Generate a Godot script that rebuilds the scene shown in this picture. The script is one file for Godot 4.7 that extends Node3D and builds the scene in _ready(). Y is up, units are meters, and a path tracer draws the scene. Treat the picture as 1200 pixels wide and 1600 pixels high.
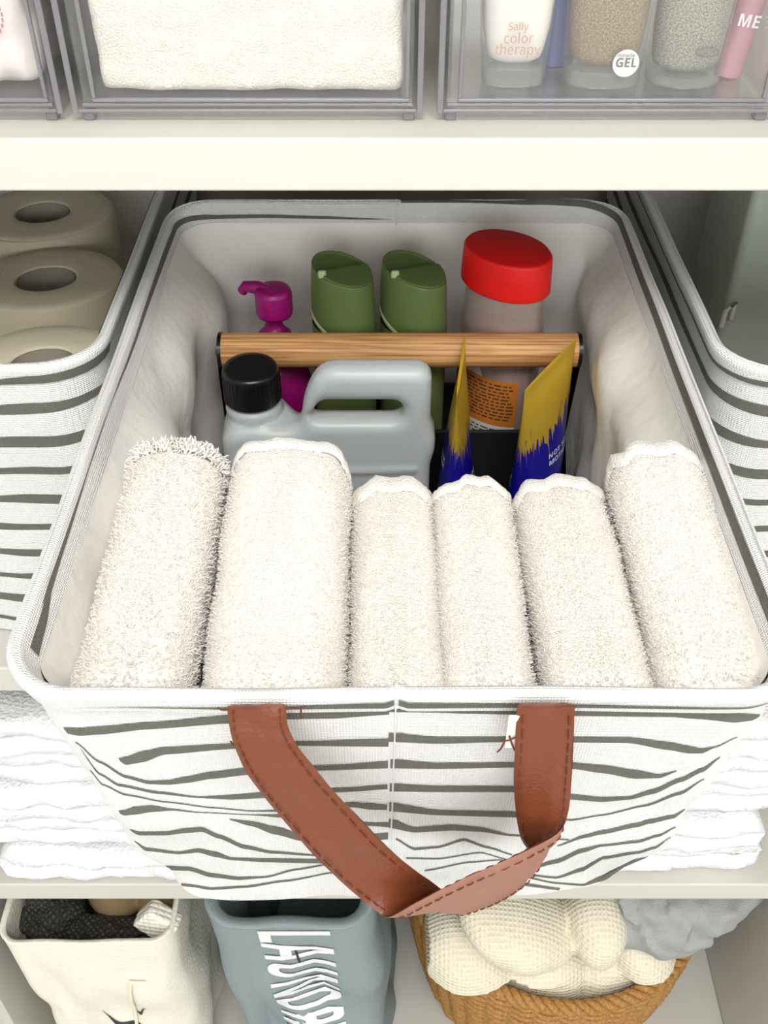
extends Node3D
# A closet shelf seen from above: a striped fabric bin pulled out of the shelf.
const F := 1594.0
const SN := 0.660002
const CS := 0.751264
const CAM := Vector3(0, 1.45, 0.42)
const SHELF_TOP := 0.949

var rng := RandomNumberGenerator.new()
var noise := FastNoiseLite.new()
var M := {}

# ------------------------------------------------------------------ pixels to points
func ray(px: float, py: float) -> Vector3:
	var x := (px - 600.0) / F
	var y := -(py - 800.0) / F
	return Vector3(x, y * CS - SN, -y * SN - CS)
func at_y(px: float, py: float, y: float) -> Vector3:
	var r := ray(px, py)
	return CAM + r * ((y - CAM.y) / r.y)
func at_z(px: float, py: float, z: float) -> Vector3:
	var r := ray(px, py)
	return CAM + r * ((z - CAM.z) / r.z)
func proj(p: Vector3) -> Vector2:
	var d := p - CAM
	var w := -d.y * SN - d.z * CS
	return Vector2(600.0 + F * d.x / w, 800.0 - F * (d.y * CS - d.z * SN) / w)

# ------------------------------------------------------------------ mesh building
class MB:
	var v := PackedVector3Array()
	var n := PackedVector3Array()
	var u := PackedVector2Array()
	var idx := PackedInt32Array()

	func grid(rows: Array, close := false, cap0 := false, cap1 := false, uv: Array = []) -> void:
		var nr: int = rows.size()
		var nc: int = rows[0].size()
		var b := v.size()
		var p := PackedVector3Array()
		for r in rows:
			p.append_array(r)
		var nn := PackedVector3Array()
		nn.resize(nr * nc)
		for r in nr - 1:
			for c in nc - 1:
				var a := r * nc + c
				var f := (p[a + nc] - p[a + 1]).cross(p[a + nc + 1] - p[a])
				nn[a] += f
				nn[a + 1] += f
				nn[a + nc] += f
				nn[a + nc + 1] += f
				idx.append_array(PackedInt32Array([b + a, b + a + 1, b + a + nc, b + a + 1, b + a + nc + 1, b + a + nc]))
		if close:
			for r in nr:
				var s := nn[r * nc] + nn[r * nc + nc - 1]
				nn[r * nc] = s
				nn[r * nc + nc - 1] = s
		for k in nn.size():
			nn[k] = nn[k].normalized() if nn[k].length_squared() > 1e-24 else Vector3.UP
		v.append_array(p)
		n.append_array(nn)
		if uv.size() == nr:
			for r in uv:
				u.append_array(r)
		else:
			for r in nr:
				for c in nc:
					u.append(Vector2(float(c) / (nc - 1), float(r) / maxi(nr - 1, 1)))
		if cap0:
			fan(rows[0], true)
		if cap1:
			fan(rows[nr - 1], false)

	func fan(ring: PackedVector3Array, flip: bool) -> void:
		var c := Vector3.ZERO
		for q in ring:
			c += q
		c /= ring.size()
		var b := v.size()
		var nn := Vector3.ZERO
		for k in ring.size() - 1:
			nn += (ring[k + 1] - c).cross(ring[k] - c)
		nn = nn.normalized() * (1.0 if not flip else -1.0)
		v.append(c)
		n.append(nn)
		u.append(Vector2(0.5, 0.5))
		for q in ring:
			v.append(q)
			n.append(nn)
			u.append(Vector2(0.5, 0.5))
		for k in ring.size() - 1:
			if flip:
				idx.append_array(PackedInt32Array([b, b + k + 2, b + k + 1]))
			else:
				idx.append_array(PackedInt32Array([b, b + k + 1, b + k + 2]))

	# rounded box; r is the edge radius
	func rbox(c: Vector3, s: Vector3, r: float, seg := 3) -> void:
		var h := s * 0.5
		r = minf(r, minf(h.x, minf(h.y, h.z)) * 0.98)
		var rows := []
		for side in [1.0, -1.0]:
			for k in seg + 1:
				var a := PI * 0.5 * (float(k) / seg)
				if side < 0:
					a = PI * 0.5 - a
				var ins := r * (1.0 - sin(a))
				var y: float = side * (h.y - r + r * cos(a))
				var ring := PackedVector3Array()
				var rr := maxf(r - ins, 0.00001)
				for q in 4:
					var sx := 1.0 if q == 0 or q == 3 else -1.0
					var sz := 1.0 if q < 2 else -1.0
					for j in seg + 1:
						var g := q * PI * 0.5 + PI * 0.5 * j / seg
						ring.append(c + Vector3(sx * (h.x - r) + rr * cos(g), y, sz * (h.z - r) + rr * sin(g)))
				ring.append(ring[0])
				rows.append(ring)
		grid(rows, true, true, true)

	func lathe(profile: Array, c: Vector3, seg := 32, sx := 1.0, sz := 1.0, yaw := 0.0, slant := 0.0) -> void:
		var rows := []
		var bs := Basis(Vector3.UP, yaw)
		for q in profile:
			var ring := PackedVector3Array()
			for k in seg + 1:
				var a := TAU * k / seg
				var l := Vector3(cos(a) * q[0] * sx, q[1], sin(a) * q[0] * sz)
				l.y += slant * l.x
				ring.append(c + bs * l)
			rows.append(ring)
		grid(rows, true)

	func tube(path: Array, rad, seg := 8, caps := true) -> void:
		var rows := []
		var up := Vector3.UP
		var last := Vector3.ZERO
		for k in path.size():
			var t: Vector3 = (path[mini(k + 1, path.size() - 1)] - path[maxi(k - 1, 0)]).normalized()
			if k == 0:
				up = Vector3.UP if absf(t.y) < 0.9 else Vector3.RIGHT
			else:
				up = last
			var side := t.cross(up).normalized()
			up = side.cross(t).normalized()
			last = up
			var r: float = rad[k] if rad is Array else rad
			var ring := PackedVector3Array()
			for j in seg + 1:
				var a := TAU * j / seg
				ring.append(path[k] + side * cos(a) * r + up * sin(a) * r)
			rows.append(ring)
		grid(rows, true, caps, caps)

	# flat polygon (x, y) extruded along the third axis of xf
	func prism(poly: PackedVector2Array, z0: float, z1: float, xf := Transform3D.IDENTITY) -> void:
		var t := Geometry2D.triangulate_polygon(poly)
		for side in 2:
			var b := v.size()
			var z := z1 if side == 0 else z0
			for q in poly:
				v.append(xf * Vector3(q.x, q.y, z))
				n.append(xf.basis * Vector3(0, 0, 1 if side == 0 else -1))
				u.append(q)
			for k in range(0, t.size(), 3):
				var ab := (poly[t[k + 1]] - poly[t[k]]).cross(poly[t[k + 2]] - poly[t[k]])
				var cw := (ab < 0) == (side == 0)
				idx.append_array(PackedInt32Array([b + t[k], b + t[k + 1], b + t[k + 2]]) if cw else PackedInt32Array([b + t[k], b + t[k + 2], b + t[k + 1]]))
		var area := 0.0
		for k in poly.size():
			area += poly[k].cross(poly[(k + 1) % poly.size()])
		for k in poly.size():
			var p := poly[k]
			var q := poly[(k + 1) % poly.size()]
			var b := v.size()
			var nn := Vector3(q.y - p.y, p.x - q.x, 0).normalized() * (1.0 if area > 0 else -1.0)
			for w in [Vector3(p.x, p.y, z0), Vector3(q.x, q.y, z0), Vector3(q.x, q.y, z1), Vector3(p.x, p.y, z1)]:
				v.append(xf * w)
				n.append(xf.basis * nn)
				u.append(Vector2(w.x, w.y))
			idx.append_array(PackedInt32Array([b, b + 2, b + 1, b, b + 3, b + 2]) if area > 0 else PackedInt32Array([b, b + 1, b + 2, b, b + 2, b + 3]))

	# surface nets of a distance field
	func nets(sdf: Callable, lo: Vector3, hi: Vector3, cell: float) -> void:
		var nx := int((hi.x - lo.x) / cell) + 2
		var ny := int((hi.y - lo.y) / cell) + 2
		var nz := int((hi.z - lo.z) / cell) + 2
		var f := PackedFloat32Array()
		f.resize(nx * ny * nz)
		var k := 0
		for z in nz:
			for y in ny:
				for x in nx:
					f[k] = sdf.call(lo + Vector3(x, y, z) * cell)
					k += 1
		var at := PackedInt32Array()
		at.resize(nx * ny * nz)
		at.fill(-1)
		var sy := nx
		var sz := nx * ny
		var off := [0, 1, sy, sy + 1, sz, sz + 1, sz + sy, sz + sy + 1]
		var e := [[0, 1], [2, 3], [4, 5], [6, 7], [0, 2], [1, 3], [4, 6], [5, 7], [0, 4], [1, 5], [2, 6], [3, 7]]
		for z in nz - 1:
			for y in ny - 1:
				for x in nx - 1:
					var b := x + y * sy + z * sz
					var m := 0
					for c in 8:
						if f[b + off[c]] < 0.0:
							m |= 1 << c
					if m == 0 or m == 255:
						continue
					var s := Vector3.ZERO
					var cnt := 0
					for q in e:
						var f0 := f[b + off[q[0]]]
						var f1 := f[b + off[q[1]]]
						if (f0 < 0.0) == (f1 < 0.0):
							continue
						var t := f0 / (f0 - f1)
						var p0 := Vector3(q[0] & 1, (q[0] >> 1) & 1, (q[0] >> 2) & 1)
						var p1 := Vector3(q[1] & 1, (q[1] >> 1) & 1, (q[1] >> 2) & 1)
						s += p0.lerp(p1, t)
						cnt += 1
					at[b] = v.size()
					v.append(lo + (Vector3(x, y, z) + s / cnt) * cell)
					var g := Vector3.ZERO
					for c in 4:
						g.x += f[b + off[c * 2 + 1]] - f[b + off[c * 2]]
						g.y += f[b + off[(c & 1) + (c >> 1) * 4 + 2]] - f[b + off[(c & 1) + (c >> 1) * 4]]
						g.z += f[b + off[c + 4]] - f[b + off[c]]
					n.append(g.normalized())
					u.append(Vector2.ZERO)
		for z in range(1, nz - 1):
			for y in range(1, ny - 1):
				for x in range(1, nx - 1):
					var b := x + y * sy + z * sz
					var inside := f[b] < 0.0
					if inside != (f[b + 1] < 0.0):
						quad(at[b - sy - sz], at[b - sz], at[b], at[b - sy], inside)
					if inside != (f[b + sy] < 0.0):
						quad(at[b - 1 - sz], at[b - 1], at[b], at[b - sz], inside)
					if inside != (f[b + sz] < 0.0):
						quad(at[b - 1 - sy], at[b - sy], at[b], at[b - 1], inside)
	func quad(a: int, b: int, c: int, d: int, flip: bool) -> void:
		if a < 0 or b < 0 or c < 0 or d < 0:
			return
		idx.append_array(PackedInt32Array([a, c, b, a, d, c]) if flip else PackedInt32Array([a, b, c, a, c, d]))

	# flat lettering; f maps text coordinates (metres, centred) to points
	func text(s: String, height: float, f: Callable, bold := true) -> void:
		var t := TextMesh.new()
		var fo := SystemFont.new()
		fo.font_names = PackedStringArray(["Droid Sans"])
		fo.font_weight = 700 if bold else 400
		t.font = fo
		t.text = s
		t.font_size = 64
		t.pixel_size = 0.01
		t.depth = 0.0
		t.curve_step = 2.0
		if t.get_surface_count() == 0:
			return
		var a := t.surface_get_arrays(0)
		var pv: PackedVector3Array = a[Mesh.ARRAY_VERTEX]
		var ix: PackedInt32Array = a[Mesh.ARRAY_INDEX] if a[Mesh.ARRAY_INDEX] != null else PackedInt32Array(range(pv.size()))
		var lim := maxf(height * 0.3, 0.0008)
		var todo := []
		for k in range(0, ix.size(), 3):
			var tri3 := []
			for c in 3:
				tri3.append(Vector2(pv[ix[k + c]].x, pv[ix[k + c]].y) * (height / 0.46))
			todo.append(tri3)
		while todo.size() > 0:
			var q: Array = todo.pop_back()
			var l := [q[0].distance_to(q[1]), q[1].distance_to(q[2]), q[2].distance_to(q[0])]
			var m: float = l.max()
			if m > lim:
				var e := l.find(m)
				var mid: Vector2 = (q[e] + q[(e + 1) % 3]) * 0.5
				todo.append([q[e], mid, q[(e + 2) % 3]])
				todo.append([mid, q[(e + 1) % 3], q[(e + 2) % 3]])
				continue
			var b := v.size()
			for p in q:
				v.append(f.call(p))
				u.append(p)
			var nn := (v[b + 2] - v[b]).cross(v[b + 1] - v[b]).normalized()
			for k in 3:
				n.append(nn)
				idx.append(b + k)

	func commit() -> ArrayMesh:
		var a := []
		a.resize(Mesh.ARRAY_MAX)
		a[Mesh.ARRAY_VERTEX] = v
		a[Mesh.ARRAY_NORMAL] = n
		a[Mesh.ARRAY_TEX_UV] = u
		a[Mesh.ARRAY_INDEX] = idx
		var m := ArrayMesh.new()
		m.add_surface_from_arrays(Mesh.PRIMITIVE_TRIANGLES, a)
		return m

# ------------------------------------------------------------------ things and parts
var taken := {}
func numbered(called: String) -> String:
	taken[called] = taken.get(called, -1) + 1
	return called if taken[called] == 0 else "%s_%03d" % [called, taken[called]]
func thing(called: String, label: String, category: String, at := Vector3.ZERO, group := "") -> Node3D:
	var o := Node3D.new()
	o.name = numbered(called)
	add_child(o)
	o.position = at
	o.set_meta("label", label)
	o.set_meta("category", category)
	if group:
		o.set_meta("group", group)
	return o
# meshes are written in world coordinates; under a thing they are moved back by its place
func part(called: String, mb, m: Material, parent: Node3D, local := false) -> MeshInstance3D:
	var o := MeshInstance3D.new()
	o.mesh = mb if mb is Mesh else mb.commit()
	o.material_override = m
	o.name = called
	parent.add_child(o, true)
	if not local and not (parent is MeshInstance3D):
		o.position = -parent.position
	return o
func struct(called: String, mb: MB, m: Material, parent: Node3D = self) -> MeshInstance3D:
	var o := MeshInstance3D.new()
	o.mesh = mb.commit()
	o.material_override = m
	o.name = numbered(called) if parent == self else called
	parent.add_child(o, true)
	if parent == self:
		o.set_meta("kind", "structure")
	return o
func copy(src: Node3D, at: Vector3, label := "", group := "") -> Node3D:
	var c: Node3D = src.duplicate()
	var called := String(src.name)
	c.name = numbered(called)
	add_child(c)
	c.position = at
	if label:
		c.set_meta("label", label)
	if group:
		c.set_meta("group", group)
	return c

# ------------------------------------------------------------------ materials
func mat(c: Color, rough := 0.8, metal := 0.0) -> StandardMaterial3D:
	var m := StandardMaterial3D.new()
	m.albedo_color = c
	m.roughness = rough
	m.metallic = metal
	return m
func rgb(r: int, g: int, b: int) -> Color:
	return Color8(r, g, b)
func tri(m: StandardMaterial3D, tile: float) -> void:
	m.uv1_triplanar = true
	m.uv1_world_triplanar = true
	m.uv1_scale = Vector3.ONE / tile
func relief(m: StandardMaterial3D, img: Image, cm: float) -> void:
	m.heightmap_enabled = true
	m.heightmap_texture = ImageTexture.create_from_image(img)
	m.heightmap_scale = cm
func noise_img(size: int, freq: float, oct: int, sd: int, kind := FastNoiseLite.TYPE_SIMPLEX_SMOOTH) -> Image:
	var f := FastNoiseLite.new()
	f.noise_type = kind
	f.seed = sd
	f.frequency = freq
	f.fractal_octaves = oct
	return f.get_seamless_image(size, size)
func tinted(img: Image, lo: Color, hi: Color) -> ImageTexture:
	var o := Image.create(img.get_width(), img.get_height(), false, Image.FORMAT_RGB8)
	for y in img.get_height():
		for x in img.get_width():
			o.set_pixel(x, y, lo.lerp(hi, img.get_pixel(x, y).r))
	return ImageTexture.create_from_image(o)
func weave_img(n: int, p: int) -> Image:
	var o := Image.create(n, n, false, Image.FORMAT_L8)
	for y in n:
		for x in n:
			var over := (x / p + y / p) % 2 == 0
			var fx := sin(PI * (float(x % p) + 0.5) / p)
			var fy := sin(PI * (float(y % p) + 0.5) / p)
			var h := fx * (0.55 + 0.45 * fy) if over else fy * (0.55 + 0.45 * fx)
			o.set_pixel(x, y, Color(h, h, h))
	return o
func clear_mat(c: Color, alpha: float, rough := 0.04) -> StandardMaterial3D:
	var m := mat(Color(c.r, c.g, c.b, alpha), rough)
	m.transparency = BaseMaterial3D.TRANSPARENCY_ALPHA
	return m

func make_materials() -> void:
	var weave := weave_img(96, 12)
	M.canvas = mat(rgb(240, 240, 240), 0.9)
	tri(M.canvas, 0.0096)
	relief(M.canvas, weave, 0.065)
	M.stripe = mat(rgb(128, 128, 119), 0.95)
	tri(M.stripe, 0.0072)
	relief(M.stripe, weave, 0.045)
	var st := noise_img(128, 0.12, 3, 8)
	M.stripe.albedo_texture = tinted(st, Color(0.72, 0.72, 0.7), Color(1, 1, 1))
	M.liner = mat(rgb(247, 244, 239), 0.75)
	tri(M.liner, 0.08)
	relief(M.liner, noise_img(256, 0.018, 4, 3), 0.06)
	M.terry = mat(rgb(244, 239, 234), 0.97)
	tri(M.terry, 0.012)
	relief(M.terry, noise_img(128, 0.09, 3, 5), 0.09)
	M.pile = mat(rgb(247, 243, 238), 0.97)
	M.pile.backlight_enabled = true
	M.pile.backlight = Color(0.6, 0.59, 0.58)
	M.plush = mat(rgb(228, 228, 232), 0.98)
	tri(M.plush, 0.05)
	relief(M.plush, noise_img(256, 0.05, 4, 6), 0.11)
	M.paint = mat(rgb(202, 200, 192), 0.55)
	M.wall = mat(rgb(226, 226, 221), 0.8)
	M.leather = mat(rgb(112, 58, 34), 0.38)
	tri(M.leather, 0.03)
	relief(M.leather, noise_img(256, 0.07, 4, 12, FastNoiseLite.TYPE_CELLULAR), 0.022)
	M.leather_back = mat(rgb(158, 108, 90), 0.5)
	M.thread = mat(rgb(96, 46, 26), 0.8)
	# oak: long streaks along the dowel
	var g := FastNoiseLite.new()
	g.seed = 31
	g.frequency = 0.02
	g.fractal_octaves = 4
	var oak := Image.create(512, 256, false, Image.FORMAT_RGB8)
	for y in 256:
		for x in 512:
			var w := g.get_noise_2d(x * 0.1, y * 0.8)
			var s := g.get_noise_2d(x * 0.12 + 900.0, y * 7.0)
			var t := clampf(0.5 + 0.5 * sin(w * 14.0 + y * 0.03) * 0.4 + s * 1.1, 0.0, 1.0)
			oak.set_pixel(x, y, rgb(172, 116, 66).lerp(rgb(226, 176, 118), t))
	M.oak = mat(Color.WHITE, 0.55)
	M.oak.albedo_texture = ImageTexture.create_from_image(oak)
	M.black = mat(rgb(20, 20, 21), 0.7)
	M.black_gloss = mat(rgb(14, 14, 15), 0.28)
	M.steel = mat(rgb(190, 190, 188), 0.3, 1.0)
	M.jug = mat(rgb(184, 191, 193), 0.38)
	M.jug.subsurf_scatter_enabled = true
	M.jug.subsurf_scatter_strength = 0.15
	M.jug_label = mat(rgb(22, 22, 24), 0.6)
	M.green = mat(rgb(120, 138, 82), 0.32)
	M.green_cap = mat(rgb(100, 120, 70), 0.34)
	M.green_line = mat(rgb(186, 200, 158), 0.35)
	M.magenta = mat(rgb(158, 16, 116), 0.3)
	M.red = mat(rgb(238, 18, 14), 0.5)
	tri(M.red, 0.02)
	relief(M.red, noise_img(128, 0.1, 2, 14), 0.004)
	M.jar = clear_mat(rgb(214, 198, 190), 0.3, 0.06)
	M.pink_fill = mat(rgb(196, 132, 128), 0.5)
	M.orange = mat(rgb(218, 128, 40), 0.6)
	M.label_white = mat(rgb(232, 228, 220), 0.65)
	M.ink = mat(rgb(70, 62, 58), 0.8)
	M.gold = mat(rgb(206, 170, 50), 0.38, 0.25)
	M.blue = mat(rgb(20, 16, 150), 0.3)
	M.print_white = mat(rgb(232, 232, 236), 0.6)
	M.paper = mat(rgb(238, 228, 204), 0.95)
	tri(M.paper, 0.03)
	relief(M.paper, noise_img(128, 0.08, 3, 16), 0.03)
	M.card = mat(rgb(178, 170, 156), 0.9)
	M.sage = mat(rgb(182, 190, 178), 0.6)
	M.acrylic = clear_mat(rgb(190, 190, 194), 0.045, 0.05)
	M.acrylic_edge = clear_mat(rgb(138, 136, 142), 0.72, 0.12)
	M.cotton = mat(rgb(230, 227, 219), 0.97)
	tri(M.cotton, 0.03)
	relief(M.cotton, noise_img(256, 0.09, 4, 18), 0.06)
	M.bag_film = mat(rgb(232, 224, 222), 0.4)
	M.pink_print = mat(rgb(206, 132, 140), 0.6)
	M.polish_white = mat(rgb(242, 238, 232), 0.25)
	M.polish_gold = mat(rgb(226, 204, 166), 0.3, 0.1)
	M.polish_gold.albedo_texture = tinted(noise_img(256, 0.08, 3, 20), Color(0.28, 0.22, 0.14), Color(1, 1, 0.96))
	tri(M.polish_gold, 0.02)
	M.polish_silver = mat(rgb(232, 230, 218), 0.3, 0.1)
	M.polish_silver.albedo_texture = tinted(noise_img(256, 0.08, 3, 21), Color(0.25, 0.25, 0.2), Color(1, 1, 1))
	tri(M.polish_silver, 0.02)
	M.glass = clear_mat(rgb(222, 226, 226), 0.08, 0.03)
	M.glass_base = clear_mat(rgb(150, 156, 154), 0.45, 0.05)
	M.pink_bottle = mat(rgb(186, 138, 150), 0.4)
	M.blue_bottle = mat(rgb(96, 104, 160), 0.35)
	M.rose_print = mat(rgb(196, 150, 130), 0.5)
	M.grey_print = mat(rgb(110, 108, 102), 0.5)
	M.grey_canvas = mat(rgb(140, 154, 157), 0.92)
	tri(M.grey_canvas, 0.03)
	relief(M.grey_canvas, noise_img(256, 0.06, 4, 23), 0.05)
	M.cream_canvas = mat(rgb(236, 232, 220), 0.92)
	tri(M.cream_canvas, 0.06)
	relief(M.cream_canvas, noise_img(256, 0.04, 4, 24), 0.08)
	M.cord = mat(rgb(240, 230, 206), 0.9)
	M.charcoal = mat(rgb(52, 56, 60), 0.8)
	M.teal = mat(rgb(66, 110, 116), 0.8)
	var net := Image.create(64, 64, false, Image.FORMAT_L8)
	for y in 64:
		for x in 64:
			var a := minf(absf(fposmod(x + y, 16.0) - 8.0), absf(fposmod(x - y, 16.0) - 8.0))
			var h := 1.0 if a < 2.2 else 0.2
			net.set_pixel(x, y, Color(h, h, h))
	M.mesh_black = mat(rgb(92, 90, 80), 0.85)
	tri(M.mesh_black, 0.024)
	relief(M.mesh_black, net, 0.1)
	M.mesh_black.albedo_texture = tinted(net, Color(1, 1, 1), Color(0.35, 0.35, 0.36))
	M.tan = mat(rgb(176, 152, 112), 0.85)
	tri(M.tan, 0.03)
	relief(M.tan, noise_img(128, 0.07, 3, 26), 0.03)
	M.quilt = mat(rgb(240, 236, 224), 0.9)
	tri(M.quilt, 0.02)
	relief(M.quilt, weave_img(64, 16), 0.12)
	var waf := Image.create(64, 64, false, Image.FORMAT_L8)
	for y in 64:
		for x in 64:
			var h := maxf(pow(absf(cos(PI * x / 32.0)), 2.0), pow(absf(cos(PI * y / 32.0)), 2.0))
			waf.set_pixel(x, y, Color(h, h, h))
	M.waffle = mat(rgb(228, 220, 200), 0.95)
	tri(M.waffle, 0.0085)
	relief(M.waffle, waf, 0.1)
	M.grey_knit = mat(rgb(166, 168, 168), 0.95)
	tri(M.grey_knit, 0.02)
	relief(M.grey_knit, noise_img(128, 0.12, 3, 28), 0.12)
	M.wicker = mat(rgb(206, 158, 92), 0.7)
	M.wicker.albedo_texture = tinted(noise_img(128, 0.06, 4, 29), Color(0.62, 0.55, 0.45), Color(1, 1, 1))
	tri(M.wicker, 0.03)
	M.window = mat(rgb(250, 252, 255), 0.6)
	M.window.emission_enabled = true
	M.window.emission = rgb(251, 252, 255)
	M.window.emission_energy_multiplier = 2.0
	M.lamp = mat(rgb(255, 252, 246), 0.6)
	M.lamp.emission_enabled = true
	M.lamp.emission = rgb(255, 250, 240)
	M.lamp.emission_energy_multiplier = 2.0

# ------------------------------------------------------------------ scene
func _ready() -> void:
	rng.seed = 7
	noise.seed = 4
	noise.frequency = 1.0
	noise.noise_type = FastNoiseLite.TYPE_SIMPLEX_SMOOTH
	noise.fractal_type = FastNoiseLite.FRACTAL_NONE
	var cam := Camera3D.new()
	cam.name = "camera"
	cam.fov = rad_to_deg(2.0 * atan(800.0 / F))
	cam.near = 0.01
	cam.far = 30.0
	cam.position = CAM
	cam.rotation.x = -atan2(SN, CS)
	add_child(cam)
	cam.current = true
	var env := Environment.new()
	env.background_mode = Environment.BG_COLOR
	env.background_color = Color(0.75, 0.82, 0.9)
	env.tonemap_mode = Environment.TONE_MAPPER_LINEAR
	env.tonemap_exposure = 1.0
	env.sdfgi_enabled = true
	env.ssao_enabled = true
	env.ssil_enabled = true
	var we := WorldEnvironment.new()
	we.name = "world"
	we.environment = env
	add_child(we)
	make_materials()
	room()
	ceiling_lamp()
	closet()
	main_bin()
	strap()
	side_bins()
	caddy()
	caddy_contents()
	rolled_towels()
	drawers()
	towel_stacks()
	bags()
	basket()

func area(parent: Node3D, at: Vector3, size: Vector2, energy: float, dir: Vector3, c: Color) -> void:
	var l := AreaLight3D.new()
	l.name = "light"
	l.area_size = size
	l.area_normalize_energy = true
	l.light_energy = energy
	l.light_color = c
	l.shadow_enabled = true
	l.area_range = 8.0
	parent.add_child(l)
	l.look_at_from_position(at, at + dir, Vector3.FORWARD if absf(dir.y) > 0.9 else Vector3.UP)

func ceiling_lamp() -> void:
	var t := thing("ceiling_light", "flat white ceiling light panel in front of the closet", "light", Vector3(0.1, 2.38, 1.0))
	var mb := MB.new()
	mb.rbox(Vector3(0.1, 2.385, 1.0), Vector3(0.96, 0.03, 0.76), 0.004)
	part("frame", mb, M.paint, t)
	mb = MB.new()
	mb.rbox(Vector3(0.1, 2.367, 1.0), Vector3(0.9, 0.006, 0.7), 0.002)
	part("diffuser", mb, M.lamp, t)
	area(self, Vector3(0.1, 2.36, 1.0), Vector2(0.9, 0.7), 2.2, Vector3.DOWN, rgb(255, 253, 250))

func slab(mb: MB, a: Vector3, b: Vector3, r := 0.001) -> void:
	mb.rbox((a + b) * 0.5, (b - a).abs(), r, 2)
func wall_piece(called: String, a: Vector3, b: Vector3, m: Material, r := 0.001) -> MeshInstance3D:
	var mb := MB.new()
	slab(mb, a, b, r)
	return struct(called, mb, m)

const WINDOW_ENERGY := 1.03
const XL := -0.362
const XR := 0.395
const ZB := -0.42
func room() -> void:
	wall_piece("floor", Vector3(-1.3, -0.1, -0.6), Vector3(1.3, 0, 2.3), mat(rgb(200, 198, 194), 0.5))
	wall_piece("ceiling", Vector3(-1.3, 2.4, -0.6), Vector3(1.3, 2.5, 2.3), M.wall)
	wall_piece("wall_left", Vector3(-1.3, 0, 0), Vector3(-1.2, 2.4, 2.2), M.wall)
	wall_piece("wall_right", Vector3(1.2, 0, 0), Vector3(1.3, 2.4, 2.2), M.wall)
	# wall behind the camera, with a daylit window in it
	wall_piece("wall_back_left", Vector3(-1.3, 0, 2.2), Vector3(-0.8, 2.4, 2.3), M.wall)
	wall_piece("wall_back_right", Vector3(0.8, 0, 2.2), Vector3(1.3, 2.4, 2.3), M.wall)
	wall_piece("wall_back_bottom", Vector3(-0.8, 0, 2.2), Vector3(0.8, 1.05, 2.3), M.wall)
	wall_piece("wall_back_top", Vector3(-0.8, 2.15, 2.2), Vector3(0.8, 2.4, 2.3), M.wall)
	var win := wall_piece("window_1", Vector3(-0.8, 1.05, 2.26), Vector3(0.8, 2.15, 2.27), M.window)
	for f in [[-0.8, 1.05, -0.75, 2.15], [0.75, 1.05, 0.8, 2.15], [-0.75, 1.05, 0.75, 1.1], [-0.75, 2.1, 0.75, 2.15], [-0.02, 1.1, 0.02, 2.1]]:
		var mb := MB.new()
		slab(mb, Vector3(f[0], f[1], 2.22), Vector3(f[2], f[3], 2.26), 0.004)
		struct("window_frame", mb, M.paint, win)
	area(self, Vector3(0, 1.6, 2.21), Vector2(1.5, 1.0), WINDOW_ENERGY, Vector3.FORWARD, rgb(251, 252, 255))
	# the wall that holds the closet, left and right of it and above it
	wall_piece("wall_front_left", Vector3(-1.3, 0, -0.1), Vector3(XL - 0.04, 2.4, 0), M.wall)
	wall_piece("wall_front_right", Vector3(XR + 0.04, 0, -0.1), Vector3(1.3, 2.4, 0), M.wall)
	wall_piece("wall_front_top", Vector3(XL - 0.04, 2.1, -0.1), Vector3(XR + 0.04, 2.4, 0), M.wall)
	wall_piece("wall_closet_left", Vector3(XL - 0.04, 0, ZB - 0.03), Vector3(XL, 2.1, 0.001), M.paint)
	wall_piece("wall_closet_right", Vector3(XR, 0, ZB - 0.03), Vector3(XR + 0.04, 2.1, 0.001), M.paint)
	wall_piece("wall_closet_back", Vector3(XL, 0, ZB - 0.03), Vector3(XR, 2.1, ZB), M.paint)
	wall_piece("trim_1", Vector3(XL, 2.07, ZB), Vector3(XR, 2.1, 0.001), M.paint)

func shelf(y0: float, y1: float, label: String) -> void:
	var t := thing("closet_shelf", label, "shelf", Vector3(0, y0, ZB))
	var mb := MB.new()
	slab(mb, Vector3(XL, y0, ZB), Vector3(XR, y1, 0), 0.0015)
	part("board", mb, M.paint, t)
func closet() -> void:
	shelf(1.62, 1.643, "white painted closet shelf above the clear drawers")
	shelf(1.264, 1.287, "white painted closet shelf carrying the clear plastic drawers")
	shelf(0.926, SHELF_TOP, "white painted closet shelf under the striped fabric bins")
	shelf(0.657, 0.680, "white painted closet shelf carrying the stacks of folded white towels")
	shelf(0.197, 0.220, "white painted bottom board of the closet under the canvas bags and the wicker basket")

# ------------------------------------------------------------------ fabric bins
# u runs round the bin, one unit for each side with the corner after it: front, right, back, left
func ring_at(u: float, d: Array) -> Array:
	u = fposmod(u, 4.0)
	var s := int(u)
	var f := u - s
	var r: float = d[4]
	var hx: float = d[2]
	var hz: float = d[3]
	var p := Vector2.ZERO
	var n := Vector2.ZERO
	var half := hx if s % 2 == 0 else hz
	var other := hz if s % 2 == 0 else hx
	if f < 0.8:
		p = Vector2(lerpf(-(half - r), half - r, f / 0.8), other)
		n = Vector2(0, 1)
	else:
		var a := PI * 0.5 * (f - 0.8) / 0.2
		n = Vector2(sin(a), cos(a))
		p = Vector2(half - r, other - r) + n * r
	# (along, out) of each side
	match s:
		0: return [Vector2(d[0] + p.x, d[1] + p.y), Vector2(n.x, n.y)]
		1: return [Vector2(d[0] + p.y, d[1] - p.x), Vector2(n.y, -n.x)]
		2: return [Vector2(d[0] - p.x, d[1] - p.y), Vector2(-n.x, -n.y)]
	return [Vector2(d[0] - p.y, d[1] + p.x), Vector2(-n.y, n.x)]

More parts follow.
